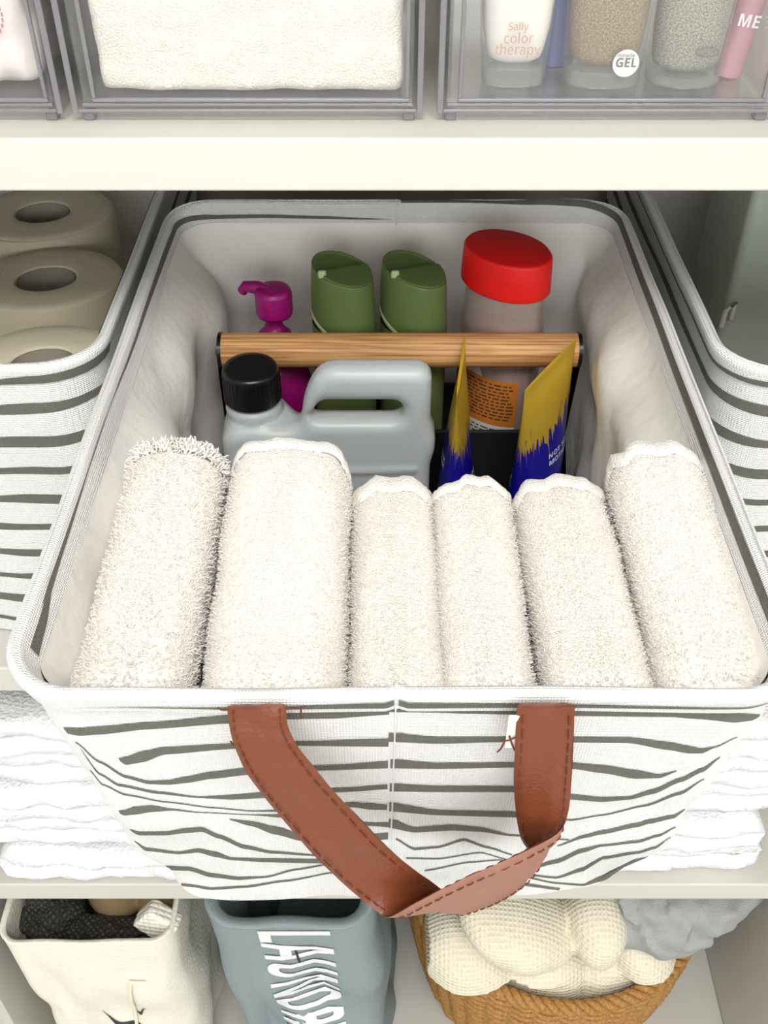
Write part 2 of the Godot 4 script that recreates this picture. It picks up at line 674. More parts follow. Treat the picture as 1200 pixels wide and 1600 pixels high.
func bin_point(b: Dictionary, u: float, v: float, lift := 0.0) -> Vector3:
	var d := []
	var e: float = v
	for k in 5:
		d.append(lerpf(b.top[k], b.bot[k], e))
	var q := ring_at(u, d)
	var o: float = b.fold.call(u, v) + lift
	return Vector3(q[0].x + q[1].x * o, lerpf(b.y1, b.y0, v), q[0].y + q[1].y * o)

# rim: w runs from the outside hem over the top edge to the inside hem
func rim_point(b: Dictionary, u: float, w: float, lift := 0.0) -> Vector3:
	var t := 0.0031 + lift
	var off := 0.0
	var y := 0.0
	var inner: float = b.hem
	if w < 0.25:
		off = 0.0035 + t
		y = -0.0035 - 0.009 * (1.0 - w / 0.25)
		off -= 0.0045 * (1.0 - w / 0.25) * 0.6
	elif w < 0.55:
		var a := PI * (w - 0.25) / 0.3
		off = 0.0035 + cos(a) * t
		y = -0.0035 + sin(a) * t
	else:
		var k := (w - 0.55) / 0.45
		off = 0.0035 - t - 0.004 * k
		y = -0.0035 - inner * k
	var q := ring_at(u, b.top)
	off += b.fold.call(u, 0.0) - 0.0035
	var wob := 0.0012 * noise.get_noise_3d(cos(u * PI * 0.5) * 2.0 + b.seed, sin(u * PI * 0.5) * 2.0, 7.0)
	return Vector3(q[0].x + q[1].x * off, b.y1 + y + wob, q[0].y + q[1].y * off)

func stripe_on(f: Callable, cols: Array) -> MB:
	# cols: [u, lower coordinate, upper coordinate]
	var rows := [PackedVector3Array(), PackedVector3Array(), PackedVector3Array()]
	for c in cols:
		for k in 3:
			rows[k].append(f.call(c[0], lerpf(c[1], c[2], k / 2.0)))
	var mb := MB.new()
	mb.grid(rows)
	return mb

func bin_shell(b: Dictionary, t: Node3D, ncol := 40, nrow := 16) -> void:
	var rows := []
	for r in nrow + 1:
		var ring := PackedVector3Array()
		for k in 4 * ncol + 1:
			ring.append(bin_point(b, -0.5 + 4.0 * k / (4 * ncol), float(r) / nrow))
		rows.append(ring)
	var mb := MB.new()
	mb.grid(rows, true, false, true)
	part("canvas_body", mb, M.canvas, t)
	rows = []
	for r in 19:
		var ring := PackedVector3Array()
		for k in 4 * ncol + 1:
			ring.append(rim_point(b, -0.5 + 4.0 * k / (4 * ncol), r / 18.0))
		rows.append(ring)
	mb = MB.new()
	mb.grid(rows, true)
	part("rim", mb, M.canvas, t)
	# lining, hung from the inside hem
	rows = []
	for r in 29:
		var v := r / 28.0
		var ring := PackedVector3Array()
		for k in 4 * ncol + 1:
			var u := -0.5 + 4.0 * k / (4 * ncol)
			var o: float = b.drape.call(u, v)
			var vv := lerpf(0.06, 0.975, v)
			ring.append(bin_point(b, u, vv, -lerpf(0.0056, 0.0085, smoothstep(0.0, 0.12, v)) - o - b.fold.call(u, vv) * 0.5))
		rows.append(ring)
	mb = MB.new()
	mb.grid(rows, true, false, true)
	part("lining", mb, M.liner, t)

# evenly spread stripes of uneven width round a bin between u0 and u1
func plain_stripes(b: Dictionary, t: Node3D, u0: float, u1: float, n: int, ncol := 90) -> void:
	for k in n:
		var vm := 0.135 + 0.1 * k
		var cols := []
		for c in ncol + 1:
			var u := lerpf(u0, u1, float(c) / ncol)
			var wob := 0.006 * noise.get_noise_2d(u * 1.7, k * 9.3 + b.seed)
			var th := 0.0135 + 0.006 * noise.get_noise_2d(u * 2.3 + 50.0, k * 5.1 + b.seed)
			cols.append([u, vm + wob - th, vm + wob + th])
		part("stripe", stripe_on(func(u, v): return bin_point(b, u, v, 0.0003), cols), M.stripe, t)

# stripes of the pulled-out bin's front, traced: [x, top, bottom] in crops of the photograph
func traced() -> Array:
	var L := func(a): return [a[0] / 1.935, 1030.0 + a[1] / 1.935, 1030.0 + a[2] / 1.935]
	var R := func(a): return [580.0 + a[0] / 1.935, 1030.0 + a[1] / 1.935, 1030.0 + a[2] / 1.935]
	var Q := func(a): return [940.0 + a[0] / 4.446, 1060.0 + a[1] / 4.446, 1060.0 + a[2] / 4.446]
	var out := []
	for s in [
		[[190, 207, 209], [206, 207, 226], [240, 208, 232], [300, 203, 228], [450, 190, 212], [690, 170, 195], [870, 156, 182], [1000, 152, 180], [1177, 155, 168]],
		[[355, 300, 304], [380, 295, 320], [430, 278, 312], [500, 265, 288], [700, 255, 272], [900, 248, 262], [1177, 240, 265]],
		[[225, 249, 252], [300, 308, 314], [380, 352, 360], [450, 368, 378], [510, 365, 380], [560, 355, 375], [640, 340, 362], [750, 328, 350], [1000, 320, 336], [1177, 308, 330]],
		[[240, 270, 273], [300, 345, 350], [360, 378, 385], [480, 400, 408], [600, 415, 420], [700, 410, 425], [800, 402, 420], [1040, 388, 402], [1177, 378, 393]],
		[[270, 335, 338], [310, 378, 382], [380, 408, 413], [500, 430, 434], [650, 448, 452], [760, 458, 461], [850, 456, 462], [1070, 432, 448], [1120, 435, 455], [1177, 440, 456]],
		[[358, 458, 465], [375, 456, 473], [410, 445, 470], [460, 442, 462], [520, 452, 458], [600, 462, 465], [760, 470, 472], [860, 470, 480], [1130, 495, 505], [1177, 495, 508]],
		[[690, 483, 486], [760, 490, 505], [830, 505, 530], [920, 530, 552], [1000, 540, 560], [1177, 525, 545]],
		[[390, 515, 518], [420, 523, 533], [500, 522, 533], [560, 512, 526], [610, 508, 522], [660, 530, 542], [740, 562, 574], [820, 580, 588], [960, 592, 596], [1100, 590, 594]],
		[[405, 550, 552], [440, 570, 580], [540, 582, 590], [600, 572, 585], [650, 582, 598], [700, 600, 608], [800, 603, 614], [970, 605, 618], [1120, 604, 612]],
		[[440, 615, 618], [470, 625, 637], [570, 628, 640], [640, 648, 660], [720, 658, 668], [800, 656, 662], [900, 632, 638], [1000, 618, 622]],
		[[455, 640, 650], [480, 668, 676], [570, 680, 688], [640, 690, 698], [740, 685, 692], [860, 668, 674], [1020, 642, 646]],
	]:
		out.append(s.map(L))
	for s in [
		[[52, 152, 160], [200, 154, 162], [300, 150, 165], [430, 152, 168], [620, 155, 172], [900, 158, 175], [1000, 158, 182], [1100, 163, 192], [1150, 166, 186], [1180, 168, 172]],
		[[52, 222, 250], [200, 235, 256], [430, 235, 250], [620, 235, 252], [780, 236, 254], [900, 250, 275], [960, 262, 285], [1000, 270, 285], [1040, 264, 268], [1110, 235, 237]],
		[[52, 302, 330], [200, 313, 332], [420, 312, 328], [610, 313, 332], [700, 320, 345], [800, 335, 362], [870, 348, 360], [930, 336, 339]],
		[[52, 375, 400], [200, 382, 402], [425, 383, 402], [605, 408, 425], [697, 417, 432], [780, 415, 425], [852, 393, 408], [936, 358, 372], [1002, 328, 342], [1058, 295, 298]],
		[[52, 432, 460], [200, 455, 472], [420, 460, 478], [605, 484, 489], [697, 469, 474], [828, 440, 446], [936, 401, 410], [1010, 361, 364]],
		[[52, 482, 510], [130, 508, 524], [250, 500, 518], [330, 508, 522], [420, 530, 535], [600, 545, 548]],
		[[70, 540, 545], [130, 570, 578], [200, 565, 572], [280, 542, 550], [350, 565, 572], [430, 590, 594]],
		[[555, 565, 568], [650, 530, 540], [697, 517, 530], [806, 494, 508], [840, 483, 498], [914, 470, 482], [952, 453, 456]],
		[[100, 600, 604], [200, 602, 606], [330, 583, 587], [415, 605, 608]],
		[[480, 628, 636], [560, 605, 618], [640, 572, 585], [697, 561, 567], [806, 548, 556], [870, 530, 537], [924, 506, 509]],
		[[160, 638, 642], [300, 612, 616], [400, 605, 608]],
		[[470, 650, 655], [560, 658, 664], [640, 630, 642], [697, 598, 606], [806, 582, 589], [858, 568, 574], [906, 539, 541]],
		[[455, 655, 660], [560, 675, 680], [640, 680, 686], [697, 655, 672], [762, 619, 637], [806, 604, 611], [870, 591, 598], [884, 583, 585]],
		[[440, 675, 684], [600, 695, 702], [697, 700, 709], [784, 672, 680], [828, 650, 659], [858, 628, 630]],
	]:
		out.append(s.map(R))
	return out

func curve_at(s: Array, x: float, k: int) -> float:
	if x < s[0][0] or x > s[-1][0]:
		return -1.0
	for i in s.size() - 1:
		if x <= s[i + 1][0]:
			var t: float = (x - s[i][0]) / (s[i + 1][0] - s[i][0])
			t = t * t * (3.0 - 2.0 * t) * 0.5 + t * 0.5
			return lerpf(s[i][k], s[i + 1][k], t)
	return s[-1][k]

var big := {}
func big_fold(u: float, v: float) -> float:
	u = fposmod(u + 0.5, 4.0) - 0.5
	var o := 0.003 * sin(PI * v)
	var wf := smoothstep(-0.3, -0.12, u) * (1.0 - smoothstep(0.9, 1.1, u))
	if wf > 0.0:
		var x := u / 0.8   # 0..1 across the front
		var f := 0.0022 * sin(v * 13.0 + x * 5.0) * smoothstep(0.35, 0.8, v) * (0.4 + absf(x - 0.5))
		f += 0.004 * noise.get_noise_2d(x * 3.2, v * 3.0) * smoothstep(0.1, 0.6, v)
		f -= 0.0016 * exp(-pow((x - 0.485) / 0.009, 2.0))
		o += f * wf
	if wf < 1.0:
		o += 0.005 * noise.get_noise_2d(u * 3.0, v * 2.5) * v * (1.0 - wf) * smoothstep(3.5, 3.2, u)
	return o
func big_drape(u: float, v: float) -> float:
	u = fposmod(u, 4.0)
	var e := smoothstep(0.0, 0.16, v) * smoothstep(1.0, 0.8, v)
	var o := 0.006 * absf(noise.get_noise_2d(u * 4.0, v * 2.2 + 3.0))
	if u > 0.9 and u < 1.95:           # right side billows out below the rim, then falls back
		var w := smoothstep(0.95, 1.2, u) * smoothstep(1.95, 1.75, u)
		o += 0.011 * exp(-pow((v - 0.2) / 0.14, 2.0)) * w
		o += 0.0045 * pow(0.5 + 0.5 * sin(u * 17.0 + v * 3.0), 3.0) * w
		o += 0.0015 * sin(u * 46.0 + v * 4.0) * w * smoothstep(0.3, 0.6, v)
	elif u > 2.75 and u < 3.95:        # left side hangs in deep upright folds
		var w := smoothstep(2.75, 2.95, u) * smoothstep(3.95, 3.7, u)
		o += 0.010 * pow(0.5 + 0.5 * sin((u - 3.0) * 15.0 + v * 1.8 + 0.6), 2.0) * w
		o += 0.003 * sin((u - 3.0) * 37.0 - v * 3.0) * w * smoothstep(0.1, 0.4, v)
		o += 0.006 * exp(-pow((v - 0.22) / 0.13, 2.0)) * w
	elif u > 2.0:
		o += 0.002 * noise.get_noise_2d(u * 9.0, v * 5.0)
	return o * e

func main_bin() -> void:
	var t := thing("fabric_bin", "large striped fabric bin pulled out of the shelf, holding rolled towels and bottles", "bin", Vector3(0.008, 0.949, -0.01))
	big = {"y0": 0.9505, "y1": 1.1645, "top": [0.008, -0.0115, 0.1455, 0.2015, 0.026], "bot": [0.0055, -0.0165, 0.1225, 0.169, 0.022], "seed": 0.0, "hem": 0.0105, "fold": big_fold, "drape": big_drape}
	bin_shell(big, t, 72, 26)
	# front stripes
	for s in traced():
		var cols := []
		for c in 361:
			var u := lerpf(-0.2, 1.0, c / 360.0)
			var vs := []
			for k in [1, 2]:
				var lo := 0.05
				var hi := 1.0
				for it in 13:
					var m := (lo + hi) * 0.5
					var p := proj(bin_point(big, u, m, 0.0003))
					var y := curve_at(s, clampf(p.x, s[0][0], s[-1][0]), k)
					if p.y < y:
						lo = m
					else:
						hi = m
				var q := proj(bin_point(big, u, lo, 0.0003))
				vs.append(lo)
				if q.x < s[0][0] or q.x > s[-1][0] or lo > 0.995:
					vs.append(-1.0)
			if vs.has(-1.0) or vs.size() != 2:
				continue
			cols.append([u, vs[0], maxf(vs[1], vs[0] + 0.002)])
		if cols.size() > 3:
			part("stripe", stripe_on(func(u, v): return bin_point(big, u, v, 0.0003), cols), M.stripe, t)
	plain_stripes(big, t, 1.02, 3.78, 9, 120)
	# stripes woven into the turned-over rim: u range, then [u, w0, w1]
	var rs := []
	rs.append([[0.0, 0.12, 0.122], [0.12, 0.12, 0.145], [0.25, 0.11, 0.19], [0.385, 0.1, 0.235]])
	rs.append([[0.391, 0.1, 0.235], [0.55, 0.1, 0.2], [0.7, 0.11, 0.17], [0.85, 0.13, 0.155], [0.95, 0.17, 0.175]])
	rs.append([[1.0, 0.52, 0.7], [1.4, 0.52, 0.69], [1.8, 0.49, 0.64], [1.95, 0.46, 0.6], [2.1, 0.42, 0.52], [2.2, 0.4, 0.47], [2.39, 0.39, 0.48]])
	rs.append([[2.41, 0.86, 0.865], [2.46, 0.82, 0.86], [2.55, 0.76, 0.83], [2.68, 0.74, 0.83], [2.8, 0.76, 0.86], [2.82, 0.74, 0.87], [2.95, 0.62, 0.76], [3.1, 0.58, 0.72], [3.3, 0.6, 0.68], [3.45, 0.585, 0.6]])
	rs.append([[3.45, 0.585, 0.6], [3.57, 0.585, 0.615], [3.68, 0.59, 0.66], [3.73, 0.58, 0.7], [3.77, 0.66, 0.84], [3.81, 0.68, 0.9]])
	for s in rs:
		var cols := []
		for c in 61:
			var u: float = lerpf(s[0][0], s[-1][0], c / 60.0)
			cols.append([u, curve_at(s, u, 1), curve_at(s, u, 2)])
		var f := func(u, w): return rim_point(big, u, w, 0.0004)
		var rows := []
		for k in 7:
			var row := PackedVector3Array()
			for c in cols:
				row.append(f.call(c[0], lerpf(c[1], c[2], k / 6.0)))
			rows.append(row)
		var mb := MB.new()
		mb.grid(rows)
		part("stripe", mb, M.stripe, t)
	# seam down the middle of the front, with the rim's own seam
	var path := []
	for k in 30:
		path.append(bin_point(big, 0.388, 0.05 + 0.95 * k / 29.0, 0.0004))
	var mb2 := MB.new()
	mb2.tube(path, 0.0004, 6)
	part("seam", mb2, M.canvas, t)
	mb2 = MB.new()
	path = []
	for k in 14:
		path.append(rim_point(big, 0.388, 0.02 + 0.6 * k / 13.0, 0.0003))
	mb2.tube(path, 0.0007, 6)
	part("rim_seam", mb2, M.canvas, t)
	mb2 = MB.new()
	path = []
	for k in 12:
		path.append(rim_point(big, 2.4, 0.4 + 0.6 * k / 11.0, 0.0003))
	mb2.tube(path, 0.0006, 6)
	part("rim_seam", mb2, M.canvas, t)

# ------------------------------------------------------------------ leather strap
func catmull(a: Array, t: float) -> Vector3:
	var n := a.size() - 1
	var x := clampf(t, 0.0, 1.0) * n
	var k := mini(int(x), n - 1)
	var f := x - k
	var p0: Vector3 = a[maxi(k - 1, 0)]
	var p1: Vector3 = a[k]
	var p2: Vector3 = a[k + 1]
	var p3: Vector3 = a[mini(k + 2, n)]
	return 0.5 * ((2.0 * p1) + (p2 - p0) * f + (2.0 * p0 - 5.0 * p1 + 4.0 * p2 - p3) * f * f + (3.0 * p1 - p0 - 3.0 * p2 + p3) * f * f * f)

func strap() -> void:
	var t := thing("leather_handle", "brown stitched leather strap handle hanging in a loop from the pulled-out bin", "handle", Vector3(0.008, 1.06, 0.21))
	var A := []
	var B := []
	for s in [[355, 1104, .1995, 447, 1102, .1995], [360, 1140, .202, 450, 1135, .202], [375, 1185, .205, 468, 1170, .204], [400, 1228, .207, 505, 1217, .206], [440, 1278, .209, 550, 1267, .208], [490, 1336, .212, 600, 1320, .210], [545, 1388, .215, 645, 1357, .210], [585, 1420, .219, 680, 1382, .207], [607, 1433, .223, 712, 1408, .203], [650, 1411, .2245, 722, 1426, .2015], [705, 1382, .2245, 752, 1420, .2015], [760, 1357, .223, 788, 1404, .2015], [828, 1327, .219, 822, 1378, .202], [874, 1300, .214, 838, 1345, .203], [888, 1268, .209, 812, 1302, .203], [893, 1220, .205, 803, 1230, .203], [896, 1165, .2025, 805, 1165, .2025], [898, 1102, .1995, 808, 1102, .1995]]:
		A.append(at_z(s[0], s[1], s[2]))
		B.append(at_z(s[3], s[4], s[5]))
	var n := 110
	var frames := []
	for k in n + 1:
		var a := catmull(A, float(k) / n)
		var b := catmull(B, float(k) / n)
		frames.append([a, b])
	var front := []
	var ring := []
	for k in n + 1:
		var a: Vector3 = frames[k][0]
		var b: Vector3 = frames[k][1]
		var a2: Vector3 = frames[mini(k + 1, n)][0] + frames[mini(k + 1, n)][1]
		var a1: Vector3 = frames[maxi(k - 1, 0)][0] + frames[maxi(k - 1, 0)][1]
		var nn := (a2 - a1).cross(b - a).normalized()
		if k == 0 and nn.z < 0:
			pass
		frames[k].append(nn)
	var sgn := 1.0 if frames[0][2].z > 0 else -1.0
	var face := []
	var back := []
	var th := 0.0022
	for k in n + 1:
		var a: Vector3 = frames[k][0]
		var b: Vector3 = frames[k][1]
		var nn: Vector3 = frames[k][2] * sgn
		var fr := PackedVector3Array()
		var bk := PackedVector3Array()
		for j in 11:
			var x := j / 10.0
			var e := pow(absf(x * 2.0 - 1.0), 10.0) * 0.0009
			var dip := 0.0003 * noise.get_noise_2d(k * 0.12, x * 3.0) * 2.5
			fr.append(a.lerp(b, x) + nn * (th * 0.5 - e + dip))
			bk.append(a.lerp(b, x) - nn * (th * 0.5 - e - dip))
		face.append(fr)
		back.append(bk)
	# one ply with the polished face and one backing ply, closed at the edges
	var mb := MB.new()
	var rows := []
	for k in n + 1:
		var r := PackedVector3Array()
		r.append(frames[k][0])
		r.append_array(face[k])
		r.append(frames[k][1])
		rows.append(r)
	mb.grid(rows)
	part("face_leather", mb, M.leather, t)
	mb = MB.new()
	rows = []
	for k in n + 1:
		var r := PackedVector3Array()
		r.append(frames[k][0])
		r.append_array(back[k])
		r.append(frames[k][1])
		rows.append(r)
	mb.grid(rows)
	part("back_leather", mb, M.leather_back, t)
	# stitching along both edges
	mb = MB.new()
	for x in [0.1, 0.9]:
		for side in [1.0, -1.0]:
			for k in range(1, n - 1, 2):
				var p: Vector3 = frames[k][0].lerp(frames[k][1], x) + frames[k][2] * sgn * side * (th * 0.5 + 0.0002)
				var q: Vector3 = frames[k + 1][0].lerp(frames[k + 1][1], x) + frames[k + 1][2] * sgn * side * (th * 0.5 + 0.0002)
				mb.tube([p.lerp(q, -0.1), p.lerp(q, 0.5) + frames[k][2] * sgn * side * 0.0003, p.lerp(q, 1.25)], 0.00032, 5)
	part("stitching", mb, M.thread, t)
	# small white care tag tucked beside the right slit
	mb = MB.new()
	var g0 := at_z(801, 1118, 0.2005)
	var g1 := at_z(800, 1168, 0.2005)
	mb.rbox((g0 + g1) * 0.5, Vector3(0.004, absf(g0.y - g1.y), 0.0006), 0.0002, 2)
	part("care_tag", mb, M.label_white, t)
	# loose thread ends beside the slits
	for s in [[340, 1106, 356, 1109], [448, 1106, 478, 1104], [470, 1104, 471, 1122], [360, 1158, 370, 1165], [782, 1158, 806, 1152], [777, 1175, 788, 1160], [796, 1150, 804, 1172]]:
		var p := at_z(s[0], s[1], 0.2015)
		var q := at_z(s[2], s[3], 0.2015)
		mb = MB.new()
		mb.tube([p, (p + q) * 0.5 + Vector3(0, 0, 0.0006), q], 0.00035, 5)
		part("loose_thread", mb, M.thread, t)

# ------------------------------------------------------------------ bins beside it
func side_bins() -> void:
	var fold := func(u, v): return 0.0025 * sin(PI * v) + 0.004 * noise.get_noise_2d(fposmod(u, 4.0) * 3.0 + 20.0, v * 2.5) * v
	var drape := func(u, v): return 0.003 * absf(noise.get_noise_2d(fposmod(u, 4.0) * 4.0 + 9.0, v * 2.0)) * smoothstep(0.15, 0.5, v)
	var t := thing("fabric_bin", "striped fabric bin filled with toilet paper rolls", "bin", Vector3(-0.25, 0.949, -0.21))
	var b := {"y0": 0.9505, "y1": 1.1645, "top": [-0.249, -0.2095, 0.1, 0.1905, 0.032], "bot": [-0.249, -0.2095, 0.088, 0.178, 0.024], "seed": 30.0, "hem": 0.011, "fold": fold, "drape": drape}
	bin_shell(b, t, 44, 16)
	plain_stripes(b, t, -0.25, 1.9, 9, 110)
	var rim := []
	for c in 41:
		var u := lerpf(-0.2, 1.0, c / 40.0)
		rim.append([u, 0.03 - 0.03 * smoothstep(0.5, 0.9, u), 0.08 + 0.1 * smoothstep(0.5, 0.9, u)])
	part("stripe", stripe_on(func(u, w): return rim_point(b, u, w, 0.0004), rim), M.stripe, t)
	rim = []
	for c in 41:
		rim.append([lerpf(1.0, 2.0, c / 40.0), 0.5, 0.66])
	part("stripe", stripe_on(func(u, w): return rim_point(b, u, w, 0.0004), rim), M.stripe, t)
	# right-hand bin
	t = thing("fabric_bin", "striped fabric bin with a grey-green box standing in it", "bin", Vector3(0.28, 0.949, -0.21))
	var b2 := {"y0": 0.9505, "y1": 1.1645, "top": [0.2805, -0.2075, 0.1055, 0.1925, 0.032], "bot": [0.287, -0.2095, 0.09, 0.178, 0.024], "seed": 60.0, "hem": 0.011, "fold": fold, "drape": drape}
	bin_shell(b2, t, 44, 16)
	plain_stripes(b2, t, 2.2, 5.0, 9, 140)
	rim = []
	for c in 81:
		var u := lerpf(3.0, 5.0, c / 80.0)
		rim.append([u, 0.01, 0.06 + 0.08 * smoothstep(3.7, 4.1, u)])
	part("stripe", stripe_on(func(u, w): return rim_point(b2, u, w, 0.0004), rim), M.stripe, t)
	# toilet paper: a lower and an upper layer of three
	var spots := [[-0.202, -0.087, 0.049], [-0.2255, -0.189, 0.051], [-0.253, -0.292, 0.052]]
	var names := ["toilet paper roll on top, against the front of the left striped bin", "toilet paper roll in the middle of the upper row in the striped bin", "toilet paper roll at the back of the upper row, farthest under the shelf"]
	for layer in 2:
		for k in 3:
			var s: Array = spots[k]
			var lab: String = names[k] if layer == 1 else "toilet paper roll underneath the upper row in the striped bin"
			var y := 0.9575 + layer * 0.0815
			var r := thing("toilet_paper_roll", lab, "toilet paper", Vector3(s[0], y, s[1]), "toilet paper rolls in the striped bin")
			var mb := MB.new()
			var R: float = s[2]
			mb.lathe([[0.0195, 0.001], [R - 0.003, 0.0], [R, 0.003], [R, 0.04], [R, 0.0765], [R - 0.0025, 0.0802], [R * 0.8, 0.0798], [R * 0.6, 0.0803], [0.0215, 0.0798], [0.0195, 0.078], [0.0195, 0.04], [0.0195, 0.001]], Vector3.ZERO, 48, 1.0, 0.97)
			part("paper", mb, M.paper, r, true)
			mb = MB.new()
			mb.lathe([[0.0192, 0.0], [0.0192, 0.0785], [0.0182, 0.0785], [0.0182, 0.0], [0.0192, 0.0]], Vector3.ZERO, 32, 1.0, 0.97)
			part("cardboard_core", mb, M.card, r, true)
			# loose outer sheet
			mb = MB.new()
			var rows := [PackedVector3Array(), PackedVector3Array()]
			for j in 25:
				var a := 0.2 + j * 0.09
				var rr := R + 0.0006 + 0.002 * pow(j / 24.0, 3.0)
				for q in 2:
					rows[q].append(Vector3(cos(a) * rr, 0.0015 + q * 0.0775, sin(a) * rr * 0.97))
			mb.grid(rows)
			part("loose_sheet", mb, M.paper, r, true)
			if layer == 1:
				r.rotation.x = [-0.05, -0.06, -0.03][k]
	# box in the right-hand bin
	var bx := thing("storage_box", "tall grey-green box standing inside the right striped bin", "box", Vector3(0.3, 0.958, -0.243))
	var mb3 := MB.new()
	mb3.rbox(Vector3(0.298, 1.078, -0.243), Vector3(0.126, 0.238, 0.086), 0.006)
	part("body", mb3, M.sage, bx)
	mb3 = MB.new()
	mb3.tube([Vector3(0.2345, 1.079, -0.198), Vector3(0.2335, 1.094, -0.194), Vector3(0.2385, 1.099, -0.194), Vector3(0.2395, 1.086, -0.197)], 0.0018, 8)
	part("clasp", mb3, M.label_white, bx)

# ------------------------------------------------------------------ caddy and what stands in it
func caddy() -> void:
	var t := thing("tote_caddy", "black caddy with an oak dowel handle inside the pulled-out bin", "caddy", Vector3(0.008, 0.957, -0.11))
	var mb := MB.new()
	slab(mb, Vector3(-0.098, 0.957, -0.168), Vector3(0.108, 0.961, -0.052), 0.001)
	part("base", mb, M.black, t)
	for z in [-0.168, -0.114, -0.054]:
		mb = MB.new()
		var top := 1.052 if z < -0.06 else 1.02
		slab(mb, Vector3(-0.098, 0.961, z - 0.001), Vector3(0.108, top, z + 0.002), 0.001)
		part("divider" if z == -0.114 else "side_panel", mb, M.black, t)
	for s in [-1, 1]:
		mb = MB.new()
		var x0 := -0.099 if s < 0 else 0.109
		var x1 := -0.1005 if s < 0 else 0.1195
		var poly := PackedVector2Array([Vector2(-0.168, 0), Vector2(-0.052, 0), Vector2(-0.052, 0.06), Vector2(-0.106, 0.095), Vector2(-0.108, 0.155), Vector2(-0.12, 0.155), Vector2(-0.122, 0.095), Vector2(-0.168, 0.085)])
		var up := Vector3(x1 - x0, 0.1557, 0).normalized()
		mb.prism(poly, -0.0012, 0.0012, Transform3D(Basis(Vector3(0, 0, 1), up, Vector3(1, 0, 0)), Vector3(x0, 0.961, 0)))
		part("end_panel", mb, M.black, t)
	# dowel
	mb = MB.new()
	var rows := []
	var uv := []
	for k in 13:
		var x := lerpf(-0.0985, 0.1175, k / 12.0)
		var ring := PackedVector3Array()
		var ur := PackedVector2Array()
		for j in 33:
			var a := TAU * j / 32.0
			ring.append(Vector3(x, 1.1127 + sin(a) * 0.0105, -0.114 + cos(a) * 0.0105))
			ur.append(Vector2(k / 12.0 * 0.98, j / 32.0))
		rows.append(ring)
		uv.append(ur)
	mb.grid(rows, true, true, true, uv)
	var d := part("dowel_handle", mb, M.oak, t)
	for s in [-1, 1]:
		mb = MB.new()
		var x := -0.0985 if s < 0 else 0.1175
		mb.tube([Vector3(x, 1.1127, -0.114), Vector3(x + s * 0.0022, 1.1127, -0.114)], 0.011, 28)
		part("end_cap", mb, M.black_gloss, d)
		mb = MB.new()
		mb.tube([Vector3(x + s * 0.0022, 1.1127, -0.114), Vector3(x + s * 0.004, 1.1127, -0.114), Vector3(x + s * 0.0046, 1.1127, -0.114)], [0.0042, 0.004, 0.0022], 16)
		part("screw", mb, M.steel, d)

func box2(p: Vector2, c: Vector2, h: Vector2, r: float) -> float:
	var q := (p - c).abs() - h + Vector2(r, r)
	return Vector2(maxf(q.x, 0), maxf(q.y, 0)).length() + minf(maxf(q.x, q.y), 0.0) - r
func smin(a: float, b: float, k: float) -> float:
	var h := maxf(k - absf(a - b), 0.0) / k
	return minf(a, b) - h * h * k * 0.25
func smax(a: float, b: float, k: float) -> float:
	return -smin(-a, -b, k)

func jug_field(p: Vector3) -> float:
	var q := Vector2(p.x, p.y)
	var body := box2(q, Vector2(-0.0345, 1.026), Vector2(0.0625, 0.064), 0.011)
	var hump := box2(q, Vector2(-0.0105, 1.1), Vector2(0.0378, 0.0322), 0.009)
	# slanted left flank of the grip
	hump = smax(hump, (q.x + 0.0475) * -0.86 + (q.y - 1.112) * 0.5, 0.008)
	var pr := smin(body, hump, 0.012)
	var hole := box2(q, Vector2(-0.0165, 1.1035), Vector2(0.0275, 0.0075), 0.0065)
	hole = smax(hole, (q.x + 0.0405) * -0.86 + (q.y - 1.104) * 0.5, 0.004)
	var zb := lerpf(-0.103, -0.079, smoothstep(1.07, 1.094, q.y) * smoothstep(-0.066, -0.05, q.x))
	var zc := (zb - 0.06) * 0.5
	var hz := -0.06 - zc
	var r := 0.0075
	var w := Vector2(pr + r, absf(p.z - zc) - hz + r)
	var d := minf(maxf(w.x, w.y), 0.0) + Vector2(maxf(w.x, 0), maxf(w.y, 0)).length() - r
	d = smax(d, -hole, 0.007)
	# raised rib across the front
	var rib := Vector2(p.y - 1.0605 - 0.03 * (p.x + 0.03), p.z + 0.0601).length() - 0.0012
	if p.x > -0.075 and p.x < 0.021:
		d = smin(d, rib, 0.003)
	var neck := maxf(Vector2(p.x + 0.078, p.z + 0.0815).length() - 0.0145, absf(p.y - 1.09) - 0.02)
	var collar := maxf(Vector2(p.x + 0.078, p.z + 0.0815).length() - 0.0168, absf(p.y - 1.095) - 0.0022)
	return smin(smin(d, neck, 0.008), collar, 0.003)

